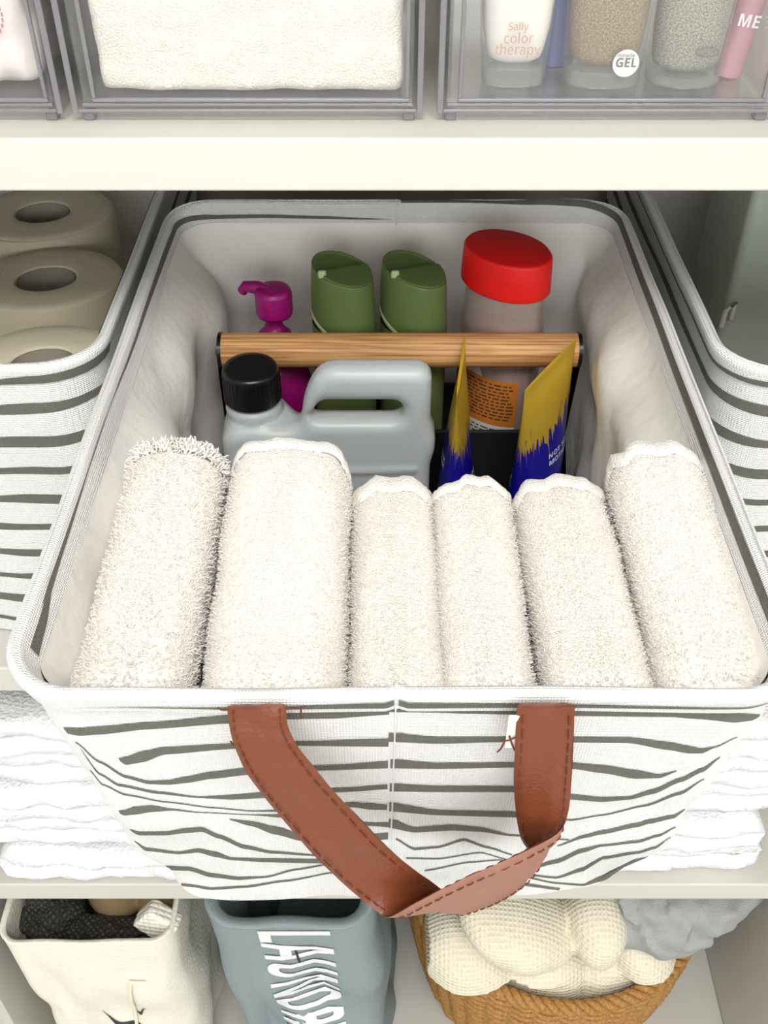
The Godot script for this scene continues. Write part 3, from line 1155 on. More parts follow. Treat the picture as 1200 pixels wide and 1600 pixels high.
func oval_bottle(t: Node3D, c: Vector3, rx: float, rz: float, yaw: float, slant: float) -> void:
	var k := rz / rx
	var mb := MB.new()
	mb.lathe([[0.0, 0.0], [rx * 0.9, 0.0], [rx, 0.004], [rx, 0.05], [rx, 0.1], [rx, 0.148], [rx * 0.995, 0.152]], c, 40, 1.0, k, yaw, slant * 0.0)
	part("bottle", mb, M.green, t)
	# pale band where the slanted cap meets the bottle, then the cap
	var bs := Basis(Vector3.UP, yaw)
	var ring := func(r: float, y: float, sl: float, dip: float) -> PackedVector3Array:
		var o := PackedVector3Array()
		for j in 45:
			var a := TAU * j / 44.0
			var l := Vector3(cos(a) * r, y, sin(a) * r * k)
			l.y -= sl * l.x
			# scooped thumb rest at the back left
			l.y -= dip * smoothstep(0.35, -0.5, cos(a - 0.9))
			o.append(c + bs * l)
		return o
	mb = MB.new()
	mb.grid([ring.call(rx, 0.1515, 0.42, 0.0), ring.call(rx + 0.0007, 0.152, 0.42, 0.0), ring.call(rx + 0.0007, 0.1542, 0.42, 0.0), ring.call(rx, 0.1547, 0.42, 0.0)], true)
	part("band", mb, M.green_line, t)
	mb = MB.new()
	mb.grid([ring.call(rx * 1.003, 0.153, 0.42, 0.0), ring.call(rx * 1.002, 0.156, 0.42, 0.0), ring.call(rx * 0.99, 0.168, 0.32, 0.0), ring.call(rx * 0.95, 0.184, 0.22, 0.0), ring.call(rx * 0.93, 0.189, 0.2, 0.0), ring.call(rx * 0.9, 0.19, 0.2, 0.0), ring.call(rx * 0.86, 0.189, 0.2, 0.0), ring.call(rx * 0.8, 0.1885, 0.2, 0.0), ring.call(rx * 0.35, 0.1885, 0.2, 0.0), ring.call(rx * 0.12, 0.1885, 0.2, 0.0), ring.call(0.0, 0.1885, 0.2, 0.0)], true)
	var cap := part("flip_cap", mb, M.green_cap, t)
	# raised half lid with a thumb tab
	var poly := PackedVector2Array()
	for j in 21:
		var a := lerpf(-1.25, 1.9, j / 20.0)
		poly.append(Vector2(cos(a) * rx * 0.9, -sin(a) * rz * 0.9))
	mb = MB.new()
	var sl := Basis(bs * Vector3(1, -0.2, 0).normalized(), bs * Vector3(0, 0, -1), bs * Vector3(0.2, 1, 0).normalized())
	mb.prism(poly, -0.001, 0.0022, Transform3D(sl, c + Vector3(0, 0.189, 0)))
	part("half_lid", mb, M.green_cap, cap)
	mb = MB.new()
	mb.rbox(c + bs * Vector3(-rx * 0.12, 0.1915, rz * 0.86), Vector3(0.005, 0.005, 0.003), 0.0012)
	part("thumb_tab", mb, M.green_line, cap)

func caddy_contents() -> void:
	# jug
	var t := thing("plastic_jug", "translucent white jug with a black screw cap and moulded grip", "jug", Vector3(-0.035, 0.961, -0.0815))
	var mb := MB.new()
	mb.nets(jug_field, Vector3(-0.103, 0.957, -0.108), Vector3(0.033, 1.14, -0.055), 0.0024)
	part("body", mb, M.jug, t)
	mb = MB.new()
	mb.lathe([[0.0, 0.0], [0.0166, 0.0], [0.0172, 0.0012], [0.0168, 0.016], [0.0166, 0.0195], [0.0152, 0.0215], [0.012, 0.0218], [0.0, 0.0212]], Vector3(-0.078, 1.1005, -0.0815), 40)
	var cap := part("cap", mb, M.black_gloss, t)
	mb = MB.new()
	for k in 44:
		var a := TAU * k / 44.0
		mb.tube([Vector3(-0.078 + cos(a) * 0.0169, 1.101, -0.0815 + sin(a) * 0.0169), Vector3(-0.078 + cos(a) * 0.0166, 1.119, -0.0815 + sin(a) * 0.0166)], 0.0004, 4)
	part("grip_ribs", mb, M.black_gloss, cap)
	mb = MB.new()
	mb.rbox(Vector3(-0.005, 1.018, -0.0597), Vector3(0.05, 0.038, 0.0006), 0.0002)
	part("label", mb, M.jug_label, t)
	# pump bottle
	t = thing("pump_bottle", "magenta pump bottle behind the dowel handle", "bottle", Vector3(-0.068, 0.961, -0.143))
	mb = MB.new()
	mb.lathe([[0.0, 0.0], [0.021, 0.0], [0.0225, 0.003], [0.0225, 0.11], [0.019, 0.124], [0.013, 0.132], [0.0, 0.132]], Vector3(-0.07, 0.961, -0.143), 36)
	part("bottle", mb, M.magenta, t)
	mb = MB.new()
	mb.lathe([[0.0122, 0.13], [0.0122, 0.14], [0.0105, 0.146], [0.006, 0.151], [0.0052, 0.155], [0.0052, 0.162], [0.0, 0.162]], Vector3(-0.0695, 0.961, -0.143), 32)
	part("collar", mb, M.magenta, t)
	mb = MB.new()
	mb.lathe([[0.0, 0.16], [0.0108, 0.16], [0.0116, 0.162], [0.0116, 0.1745], [0.0105, 0.1775], [0.008, 0.1785], [0.0, 0.1775]], Vector3(-0.0685, 0.961, -0.143), 32)
	mb.tube([Vector3(-0.07, 1.135, -0.144), Vector3(-0.079, 1.1372, -0.147), Vector3(-0.086, 1.1368, -0.149), Vector3(-0.0885, 1.133, -0.15)], [0.0046, 0.0042, 0.0036, 0.0033], 12)
	part("pump_head", mb, M.magenta, t)
	# two green bottles
	for k in 2:
		var c := Vector3(-0.0255 if k == 0 else 0.0185, 0.961, -0.145)
		t = thing("shampoo_bottle", ["green shampoo bottle with slanted flip cap next to the magenta pump bottle", "green shampoo bottle with slanted flip cap next to the red-capped jar"][k], "bottle", c, "green bottles behind the dowel handle")
		oval_bottle(t, c, 0.0222 if k == 0 else 0.0232, 0.0175, -0.7, 0.3)
	# jar with the red lid
	t = thing("clear_jar", "clear jar with a red oval lid and an orange label", "jar", Vector3(0.075, 0.961, -0.144))
	var c2 := Vector3(0.0745, 0.961, -0.1445)
	mb = MB.new()
	mb.lathe([[0.0, 0.0], [0.027, 0.0], [0.029, 0.004], [0.029, 0.155], [0.027, 0.166], [0.026, 0.182], [0.0248, 0.182], [0.0258, 0.165], [0.0275, 0.155], [0.0275, 0.005], [0.0, 0.002]], c2, 44, 1.0, 0.72, -0.75)
	part("jar_body", mb, M.jar, t)
	mb = MB.new()
	mb.lathe([[0.0, 0.003], [0.025, 0.003], [0.0262, 0.006], [0.0262, 0.14], [0.02, 0.149], [0.0, 0.152]], c2, 40, 1.0, 0.7, -0.75)
	part("contents", mb, M.pink_fill, t)
	mb = MB.new()
	mb.lathe([[0.0, 0.1805], [0.0292, 0.1805], [0.0302, 0.1817], [0.0298, 0.192], [0.0292, 0.2025], [0.0275, 0.2046], [0.0, 0.205]], c2, 48, 1.0, 0.74, -0.75)
	part("lid", mb, M.red, t)
	# wrapped label: white arch, orange block, white text block
	var lp := func(a: float, y: float, lift: float) -> Vector3:
		var r := 0.029 + lift
		return c2 + Basis(Vector3.UP, -0.75) * Vector3(cos(a) * r, y, sin(a) * r * 0.72)
	for s in [["label_arch", 0.105, 0.144, M.label_white], ["label_orange", 0.089, 0.124, M.orange], ["label_text_block", 0.062, 0.0892, M.label_white]]:
		mb = MB.new()
		var rows := []
		for r in 4:
			var row := PackedVector3Array()
			for j in 25:
				var x := j / 24.0
				var a := lerpf(2.75, 0.55, x)
				var top: float = s[2]
				if s[0] == "label_arch":
					a = lerpf(3.0, 1.35, x)
					top = s[1] + (s[2] - s[1]) * sqrt(maxf(0.02, 1.0 - pow(2.0 * x - 1.0, 2.0)))
				row.append(lp.call(a, lerpf(s[1], top, r / 3.0), 0.0003 if s[0] == "label_arch" else 0.0005))
			rows.append(row)
		mb.grid(rows)
		var lab := part(s[0], mb, s[3], t)
		if s[0] != "label_arch":
			mb = MB.new()
			var y: float = s[2] - 0.004
			while y > s[1] + 0.003:
				var a := 2.55
				while a > 0.75:
					var w := rng.randf_range(0.05, 0.2)
					var rr := [PackedVector3Array(), PackedVector3Array()]
					for j in 4:
						rr[0].append(lp.call(a - w * j / 3.0, y, 0.0007))
						rr[1].append(lp.call(a - w * j / 3.0, y + 0.0011, 0.0007))
					mb.grid(rr)
					a -= w + 0.04
				y -= 0.0026
			part("fine_print", mb, M.ink, lab)
	# squeeze tubes
	squeeze_tube("blue and gold squeeze tube standing edge-on beside the white jug", at_z(714, 618, -0.062), at_z(727, 527, -0.108), Vector3(0.0465, 0.961, -0.083), 0.0165, 1)
	squeeze_tube("blue and gold squeeze tube leaning at the right end of the dowel handle", at_z(820, 611, -0.062), at_z(901, 529, -0.1), Vector3(0.0965, 0.961, -0.083), 0.0195, 2)

func squeeze_tube(label: String, e0: Vector3, e1: Vector3, foot: Vector3, r: float, sd: int) -> void:
	var t := thing("squeeze_tube", label, "tube", foot, "blue and gold tubes in the caddy")
	var top := (e0 + e1) * 0.5
	var dir := (e1 - e0)
	var flat := Vector3(dir.x, 0, dir.z).normalized()
	var half := dir.length() * 0.5
	var dn := dir.normalized()
	var side := Vector3(-flat.z, 0, flat.x)
	var base := foot + Vector3(0, 0.018, 0)
	var P := func(a: float, h: float, lift: float) -> Vector3:
		var k := pow(clampf(h / 0.955, 0.0, 1.0), 1.6)
		var c := base.lerp(top, h)
		var ra := lerpf(r, half, pow(h, 1.3))
		var rb := maxf(r * pow(maxf(1.0 - h / 0.965, 0.0), 0.72), 0.0006) + lift
		var ax := flat.slerp(dn, smoothstep(0.3, 1.0, h))
		return c + ax * cos(a) * (ra + lift * 0.3) + side * sin(a) * rb
	var n := 96
	var tb := func(a: float) -> float:
		return 0.75 + 0.07 * cos(a + 0.6) + 0.05 * noise.get_noise_2d(a * 9.0, sd * 7.0) + 0.035 * noise.get_noise_2d(a * 40.0, sd * 3.0)
	var rows := []
	for q in 25:
		var ring := PackedVector3Array()
		for j in n + 1:
			ring.append(P.call(TAU * j / n, q / 24.0, 0.0))
		rows.append(ring)
	var mb := MB.new()
	mb.grid(rows, true, true, true)
	var body := part("tube_body", mb, M.blue, t)
	rows = []
	for q in 13:
		var ring := PackedVector3Array()
		for j in n * 2 + 1:
			var a := TAU * j / (n * 2)
			ring.append(P.call(a, lerpf(tb.call(a), 1.001, q / 12.0), 0.0003))
		rows.append(ring)
	mb = MB.new()
	mb.grid(rows, true, false, true)
	part("gold_end", mb, M.gold, body)
	# brush strokes that run down over the blue
	mb = MB.new()
	rng.seed = 40 + sd
	for k in 70:
		var a := rng.randf() * TAU
		var h0: float = tb.call(a) + 0.05
		var h1 := h0 - rng.randf_range(0.06, 0.17)
		var w := rng.randf_range(0.012, 0.03)
		var sw := rng.randf_range(-0.12, 0.12)
		var rr := [PackedVector3Array(), PackedVector3Array()]
		for j in 6:
			var x := j / 5.0
			rr[0].append(P.call(a + sw * x * x - w * (1.0 - x), lerpf(h0, h1, x), 0.0005))
			rr[1].append(P.call(a + sw * x * x + w * (1.0 - x), lerpf(h0, h1, x), 0.0005))
		mb.grid(rr)
	part("brush_strokes", mb, M.gold, body)
	mb = MB.new()
	for k in 26:
		var a := rng.randf() * TAU
		var h0: float = tb.call(a) + rng.randf_range(0.02, 0.1)
		var h1 := h0 - rng.randf_range(0.03, 0.08)
		var sw := rng.randf_range(-0.1, 0.1)
		var rr := [PackedVector3Array(), PackedVector3Array()]
		for j in 5:
			var x := j / 4.0
			rr[0].append(P.call(a + sw * x * x - 0.012 * (1.0 - x), lerpf(h0, h1, x), 0.0007))
			rr[1].append(P.call(a + sw * x * x + 0.012 * (1.0 - x), lerpf(h0, h1, x), 0.0007))
		mb.grid(rr)
	part("dark_strokes", mb, M.blue, body)
	# lettering on the broad side
	var facing: float = side.dot(Vector3(-0.25, 0, 1))
	var mid := PI * 0.5 if facing > 0 else -PI * 0.5
	var flip := 1.0 if facing > 0 else -1.0
	if sd == 2:
		mid -= flip * 0.42
	mb = MB.new()
	var put := func(s: String, hgt: float, h0: float, ctr: float):
		var w := r * 0.95
		mb.text(s, hgt, func(p: Vector2): return P.call(ctr - flip * (flat.x / absf(flat.x + 0.0001)) * p.x / w, h0 + p.y / 0.15, 0.0006))
	put.call("NOT YOUR", 0.0036, 0.585, mid)
	put.call("MOTHER'S", 0.0036, 0.548, mid)
	put.call("NOT YOUR", 0.0036, 0.47, mid + PI)
	put.call("MOTHER'S", 0.0036, 0.425, mid + PI)
	part("lettering", mb, M.print_white, body)
	mb = MB.new()
	mb.lathe([[0.0, 0.0], [r * 0.9, 0.0], [r * 0.93, 0.002], [r * 0.93, 0.018], [0.0, 0.018]], foot, 32)
	part("screw_cap", mb, M.gold, t)

# ------------------------------------------------------------------ rolled towels
func tuft() -> ArrayMesh:
	var mb := MB.new()
	mb.tube([Vector3(0, -0.0003, 0), Vector3(0, 0.0012, 0.0001), Vector3(0.0002, 0.0022, 0.0006), Vector3(0.0003, 0.0026, 0.0013)], [0.00042, 0.0004, 0.00034, 0.0001], 4, false)
	return mb.commit()

func roll_mesh(r: float, length: float, sd: float, squash: float) -> Array:
	# spiral section, axis along z from 0 (far end) to length; returns [mesh builder, outer radius function]
	var th := 0.0068
	var turns := 2.6
	var phs := -2.4
	var outer := func(a: float, z: float) -> float:
		var lump := 1.0 + 0.035 * noise.get_noise_3d(cos(a) * 1.3 + sd, sin(a) * 1.3, z * 18.0)
		var sq4 := pow(absf(cos(a)), 2.5) + pow(absf(sin(a)), 2.5)
		return (r - th * fposmod(a - phs, TAU) / TAU * 0.55) * lump * pow(sq4, -1.0 / 2.5)
	var n := 100
	var rows := []
	var nz := 18
	for q in nz + 1:
		var z := length * q / nz
		var edge := 0.0
		if q == 0 or q == nz:
			edge = 0.0022
		elif q == 1 or q == nz - 1:
			edge = 0.0
		var ring := PackedVector3Array()
		for side in 2:
			for k in n + 1:
				var kk := k if side == 0 else n - k
				var a := phs + TAU * turns * kk / n
				var turn := (a - phs) / TAU
				var rr: float = outer.call(a, z) if turn < 1.0 else (r - th * (0.55 + (turn - 1.0) * 1.05)) * pow(pow(absf(cos(a)), 2.5) + pow(absf(sin(a)), 2.5), -1.0 / 2.5)
				rr -= edge if side == 0 else th * 0.86 - edge
				if turn < 1.0 and turn > 0.86:
					rr -= th * 0.45 * (turn - 0.86) / 0.14
				var zz := z + (0.0035 * noise.get_noise_2d(a * 1.4, sd * 3.0) if q == 0 else 0.0)
				ring.append(Vector3(cos(a) * rr, sin(a) * rr * squash, zz))
		ring.append(ring[0])
		rows.append(ring)
	var mb := MB.new()
	mb.grid(rows, false)
	# end faces
	for q in [0, nz]:
		var poly := PackedVector2Array()
		for k in rows[q].size() - 1:
			poly.append(Vector2(rows[q][k].x, rows[q][k].y))
		var tr := Geometry2D.triangulate_polygon(poly)
		var b := mb.v.size()
		for k in rows[q].size() - 1:
			mb.v.append(rows[q][k])
			mb.n.append(Vector3(0, 0, -1 if q == 0 else 1))
			mb.u.append(poly[k])
		for k in range(0, tr.size(), 3):
			var cw := (poly[tr[k + 1]] - poly[tr[k]]).cross(poly[tr[k + 2]] - poly[tr[k]]) < 0
			if q == 0:
				cw = not cw
			mb.idx.append_array(PackedInt32Array([b + tr[k], b + tr[k + 1], b + tr[k + 2]]) if cw else PackedInt32Array([b + tr[k], b + tr[k + 2], b + tr[k + 1]]))
	return [mb, outer]

func rolled_towels() -> void:
	var tm := tuft()
	# x, radius, top at the far end, top at the near end, far z, near z, hem band (m), label
	var list := [
		[-0.0975, 0.0248, 1.167, 1.156, 0.046, 0.181, 0.0, "rolled white terry cloth with a shaggy end, lying along the left lining of the bin"],
		[-0.0445, 0.0302, 1.171, 1.155, 0.044, 0.1785, 0.008, "thickest rolled white terry cloth, its end in front of the white jug"],
		[0.003, 0.0218, 1.152, 1.149, 0.052, 0.1785, 0.012, "slim rolled white terry cloth sunk beside the thickest roll, below the jug"],
		[0.0395, 0.0209, 1.154, 1.150, 0.055, 0.1785, 0.008, "slim rolled white terry cloth in front of the edge-on blue tube"],
		[0.0815, 0.0243, 1.153, 1.152, 0.053, 0.1785, 0.010, "rolled white terry cloth in front of the leaning blue tube"],
		[0.1255, 0.0243, 1.168, 1.152, 0.044, 0.175, 0.010, "rolled white terry cloth lying high along the right lining of the bin"],
	]
	for k in list.size():
		var s: Array = list[k]
		var r: float = s[1]
		var length: float = s[5] - s[4]
		var sq := 1.0
		var t := thing("rolled_towel", s[7], "towel", Vector3(s[0], s[2] - r, s[4]), "rolled white towels in the pulled-out bin")
		t.rotation.x = atan2(s[2] - s[3], length)
		t.rotation.y = [-0.005, 0.0, 0.02, 0.0, 0.01, 0.01][k]
		var rm := roll_mesh(r, length, 3.7 * k, sq)
		part("cloth", rm[0], M.terry, t, true)
		var outer: Callable = rm[1]
		# hem at the far end
		var hem: float = s[6]
		if hem > 0.0:
			var mb := MB.new()
			var rows := []
			for q in 5:
				var row := PackedVector3Array()
				for j in 49:
					var a := lerpf(-0.5, PI + 0.5, j / 48.0)
					var z := 0.0005 + (hem - 0.001) * q / 4.0
					var rr: float = outer.call(a, z) + [0.0002, 0.0011, 0.0012, 0.0011, 0.0002][q] + 0.0005 * noise.get_noise_2d(a * 9.0, k * 4.0)
					row.append(Vector3(cos(a) * rr, sin(a) * rr, z + 0.0035 * noise.get_noise_2d(a * 1.4, 11.1 * k)))
				rows.append(row)
			mb.grid(rows)
			part("hem", mb, M.terry, t, true)
		# pile: loops over the upper half
		rng.seed = 100 + k
		var mm := MultiMesh.new()
		mm.transform_format = MultiMesh.TRANSFORM_3D
		mm.mesh = tm
		var cnt := int(length * r * 3.6 / (0.00155 * 0.00155))
		mm.instance_count = cnt
		for i in cnt:
			var a := rng.randf_range(-0.25, PI + 0.25)
			var z := rng.randf_range(hem, length - 0.001)
			if hem == 0.0 and i % 9 == 0:
				z = rng.randf_range(-0.001, 0.004)
			var rr: float = outer.call(a, z)
			var nn := Vector3(cos(a), sin(a), -0.9 if z < 0.003 else 0.0).normalized()
			var tilt := Vector3(rng.randf_range(-1, 1), rng.randf_range(-1, 1), rng.randf_range(-1, 1)) * 0.8
			var up := (nn + tilt).normalized()
			if up.dot(nn) < 0.25:
				up = (nn + tilt * 0.3).normalized()
			var sx := up.cross(Vector3(rng.randf_range(-1, 1), 0.1, rng.randf_range(-1, 1))).normalized()
			var sc := rng.randf_range(0.5, 0.9) * (1.7 if hem == 0.0 and z < 0.006 else (0.95 if hem == 0.0 else 0.66))
			mm.set_instance_transform(i, Transform3D(Basis(sx, up, sx.cross(up)) * sc, Vector3(cos(a) * rr, sin(a) * rr, z)))
		var pile := MultiMeshInstance3D.new()
		pile.multimesh = mm
		pile.material_override = M.pile
		pile.name = "terry_pile"
		pile.set_meta("kind", "stuff")
		t.add_child(pile, true)
	# the layers underneath
	var low := roll_mesh(0.0243, 0.115, 51.0, 1.0)
	var lm: ArrayMesh = low[0].commit()
	for layer in 3:
		for k in 4:
			var xs := lerpf(-0.073, 0.083, k / 3.0)
			var o := thing("rolled_towel", "rolled white terry cloth hidden in the lower layers under the six top rolls", "towel", Vector3(xs, 0.9815 + layer * 0.0492, 0.022 + 0.01 * layer), "rolled towels under the top layer")
			part("cloth", lm, M.terry, o, true)

# ------------------------------------------------------------------ clear drawers
func drawers() -> void:
	var zf := -0.019
	var labels := ["clear plastic drawer with a printed bag of cotton pads inside", "clear plastic drawer holding one thick white cotton pad", "clear plastic drawer holding nail polish bottles"]
	var spans := [[-0.292, -0.1365], [-0.1325, 0.0165], [0.0225, 0.1675]]
	for k in 3:
		var x0: float = spans[k][0]
		var x1: float = spans[k][1]
		var cx := (x0 + x1) * 0.5
		var t := thing("acrylic_organizer", labels[k], "organizer", Vector3(cx, 1.287, -0.15), "clear drawers on the upper shelf")
		var y0 := 1.2905
		var y1 := 1.4
		var z1 := -0.3
		for fx in [x0 + 0.006, x1 - 0.006]:
			for fz in [zf - 0.004, z1 + 0.01]:
				var f := MB.new()
				f.rbox(Vector3(fx, 1.2888, fz), Vector3(0.005, 0.0036, 0.006), 0.0008, 2)
				part("foot", f, M.acrylic_edge, t)
		# case
		var mb := MB.new()
		slab(mb, Vector3(x0, y0, z1), Vector3(x1, y0 + 0.0018, zf), 0.0006)
		part("case_floor", mb, M.acrylic, t)
		for sx in [x0, x1 - 0.002]:
			mb = MB.new()
			slab(mb, Vector3(sx, y0 + 0.0018, z1), Vector3(sx + 0.002, y1, zf), 0.0006)
			part("case_side", mb, M.acrylic, t)
		mb = MB.new()
		slab(mb, Vector3(x0, y1, z1), Vector3(x1, y1 + 0.002, zf), 0.0006)
		part("case_top", mb, M.acrylic, t)
		mb = MB.new()
		slab(mb, Vector3(x0 + 0.002, y0 + 0.0018, z1), Vector3(x1 - 0.002, y1, z1 + 0.002), 0.0006)
		part("case_back", mb, M.acrylic, t)
		# thick moulded front edge of the case
		mb = MB.new()
		for sx in [x0 + 0.0013, x1 - 0.0013]:
			slab(mb, Vector3(sx - 0.0013, y0, zf), Vector3(sx + 0.0013, y1 + 0.002, zf + 0.0012), 0.0006)
		slab(mb, Vector3(x0 + 0.0026, y0 + 0.0006, zf), Vector3(x1 - 0.0026, y0 + 0.0022, zf + 0.0012), 0.0005)
		part("case_edge", mb, M.acrylic_edge, t)
		# lower skirt
		mb = MB.new()
		slab(mb, Vector3(x0 + 0.008, 1.2872, zf - 0.003), Vector3(x1 - 0.008, y0, zf - 0.0014), 0.0004)
		part("skirt", mb, M.acrylic, t)
		# sliding tray
		var a := x0 + 0.0042
		var b := x1 - 0.0042
		var fl := y0 + 0.0035
		mb = MB.new()
		slab(mb, Vector3(a, fl, z1 + 0.006), Vector3(b, fl + 0.0016, zf - 0.004), 0.0005)
		slab(mb, Vector3(a, fl, z1 + 0.006), Vector3(a + 0.0016, y1 - 0.012, zf - 0.004), 0.0005)
		slab(mb, Vector3(b - 0.0016, fl, z1 + 0.006), Vector3(b, y1 - 0.012, zf - 0.004), 0.0005)
		slab(mb, Vector3(a, fl, z1 + 0.006), Vector3(b, y1 - 0.012, z1 + 0.0076), 0.0005)
		var tray := part("tray", mb, M.acrylic, t)
		mb = MB.new()
		slab(mb, Vector3(a, fl, zf - 0.004), Vector3(b, y1 - 0.004, zf - 0.0022), 0.0006)
		var fp := part("tray_front", mb, M.acrylic, tray)
		# raised frame on the tray front
		mb = MB.new()
		var fw := 0.0017
		var ix0 := x0 + 0.0105
		var ix1 := x1 - 0.0075
		var iy := 1.2965
		slab(mb, Vector3(ix0 - fw, iy - fw, zf - 0.0024), Vector3(ix1 + fw, iy, zf - 0.0004), 0.0005)
		slab(mb, Vector3(ix0 - fw, iy, zf - 0.0024), Vector3(ix0, y1 - 0.01, zf - 0.0004), 0.0005)
		slab(mb, Vector3(ix1, iy, zf - 0.0024), Vector3(ix1 + fw, y1 - 0.01, zf - 0.0004), 0.0005)
		slab(mb, Vector3(a, fl - 0.001, zf - 0.0024), Vector3(b, fl + 0.0006, zf - 0.0004), 0.0004)
		part("raised_frame", mb, M.acrylic_edge, fp)
	# cotton pad in the middle drawer
	var c := thing("cotton_pad", "thick white cotton pad filling the middle clear drawer", "cotton", Vector3(-0.057, 1.296, -0.07))
	var mb2 := MB.new()
	var sdf := func(p: Vector3) -> float:
		var q := (p - Vector3(-0.0565, 1.336, -0.085)).abs() - Vector3(0.063, 0.0385, 0.056)
		var d := Vector3(maxf(q.x, 0), maxf(q.y, 0), maxf(q.z, 0)).length() + minf(maxf(q.x, maxf(q.y, q.z)), 0.0) - 0.0015
		return d + 0.0006 * noise.get_noise_3d(p.x * 160.0, p.y * 160.0, p.z * 60.0) + 0.0007 * noise.get_noise_3d(p.x * 40.0, p.y * 60.0, p.z * 40.0)
	mb2.nets(sdf, Vector3(-0.126, 1.292, -0.146), Vector3(0.014, 1.38, -0.0235), 0.0034)
	part("pad", mb2, M.cotton, c)
	# printed bag in the left drawer
	c = thing("printed_bag", "white film bag with a dotted pink ring print in the left clear drawer", "bag", Vector3(-0.2, 1.296, -0.06))
	mb2 = MB.new()
	var sdf2 := func(p: Vector3) -> float:
		var q := (p - Vector3(-0.214, 1.336, -0.075)).abs() - Vector3(0.058, 0.032, 0.036)
		var d := Vector3(maxf(q.x, 0), maxf(q.y, 0), maxf(q.z, 0)).length() + minf(maxf(q.x, maxf(q.y, q.z)), 0.0) - 0.0075
		return d + 0.003 * noise.get_noise_3d(p.x * 45.0, p.y * 45.0, p.z * 45.0)
	mb2.nets(sdf2, Vector3(-0.284, 1.292, -0.124), Vector3(-0.142, 1.384, -0.024), 0.004)
	part("bag", mb2, M.bag_film, c)
	mb2 = MB.new()
	for k in 36:
		var a := TAU * k / 36.0
		var p := Vector3(-0.1735 + cos(a) * 0.0165, 1.327 + sin(a) * 0.0125, -0.0295)
		mb2.rbox(p, Vector3(0.0007, 0.0016, 0.0008), 0.0002, 2)
	part("dotted_ring", mb2, M.pink_print, c)
	polish()

func polish_bottle(called: String, label: String, x: float, z: float, w0: float, w1: float, h: float, fill: Material, sq: float, fill_from := 0.007) -> Node3D:
	var t := thing(called, label, "nail polish", Vector3(x, 1.2956, z), "nail polish bottles in the clear drawer")
	var ring := func(hw: float, y: float) -> PackedVector3Array:
		var o := PackedVector3Array()
		for j in 41:
			var a := TAU * j / 40.0
			var ca := signf(cos(a)) * pow(absf(cos(a)), sq)
			var sa := signf(sin(a)) * pow(absf(sin(a)), sq)
			o.append(Vector3(x + ca * hw, 1.2956 + y, z + sa * hw * 0.82))
		return o
	var mb := MB.new()
	mb.grid([ring.call(w0 * 0.96, 0.0), ring.call(w0, 0.0012), ring.call(lerpf(w0, w1, 0.5), h * 0.5), ring.call(w1, h), ring.call(w1 * 0.8, h + 0.004), ring.call(w1 * 0.5, h + 0.006)], true, true, true)
	part("glass", mb, M.glass, t)
	mb = MB.new()
	mb.grid([ring.call(w0 * 0.955, 0.0004), ring.call(w0 * 0.98, 0.0014), ring.call(w0 * 0.98, fill_from - 0.0004)], true, true, true)
	part("thick_base", mb, M.glass_base, t)
	mb = MB.new()
	mb.grid([ring.call(w0 * 0.2, fill_from), ring.call(w0 * 0.6, fill_from + 0.0008), ring.call(w0 * 0.84, fill_from + 0.003), ring.call(w0 * 0.9, fill_from + 0.006), ring.call(lerpf(w0, w1, 0.5) * 0.93, h * 0.5), ring.call(w1 * 0.93, h - 0.002)], true, true, true)
	part("polish", mb, fill, t)
	mb = MB.new()
	mb.lathe([[0.0, h + 0.005], [0.0075, h + 0.005], [0.0078, h + 0.006], [0.006, h + 0.034], [0.005, h + 0.0355], [0.0, h + 0.036]], Vector3(x, 1.2956, z), 24)
	part("brush_cap", mb, M.black_gloss, t)
	return t

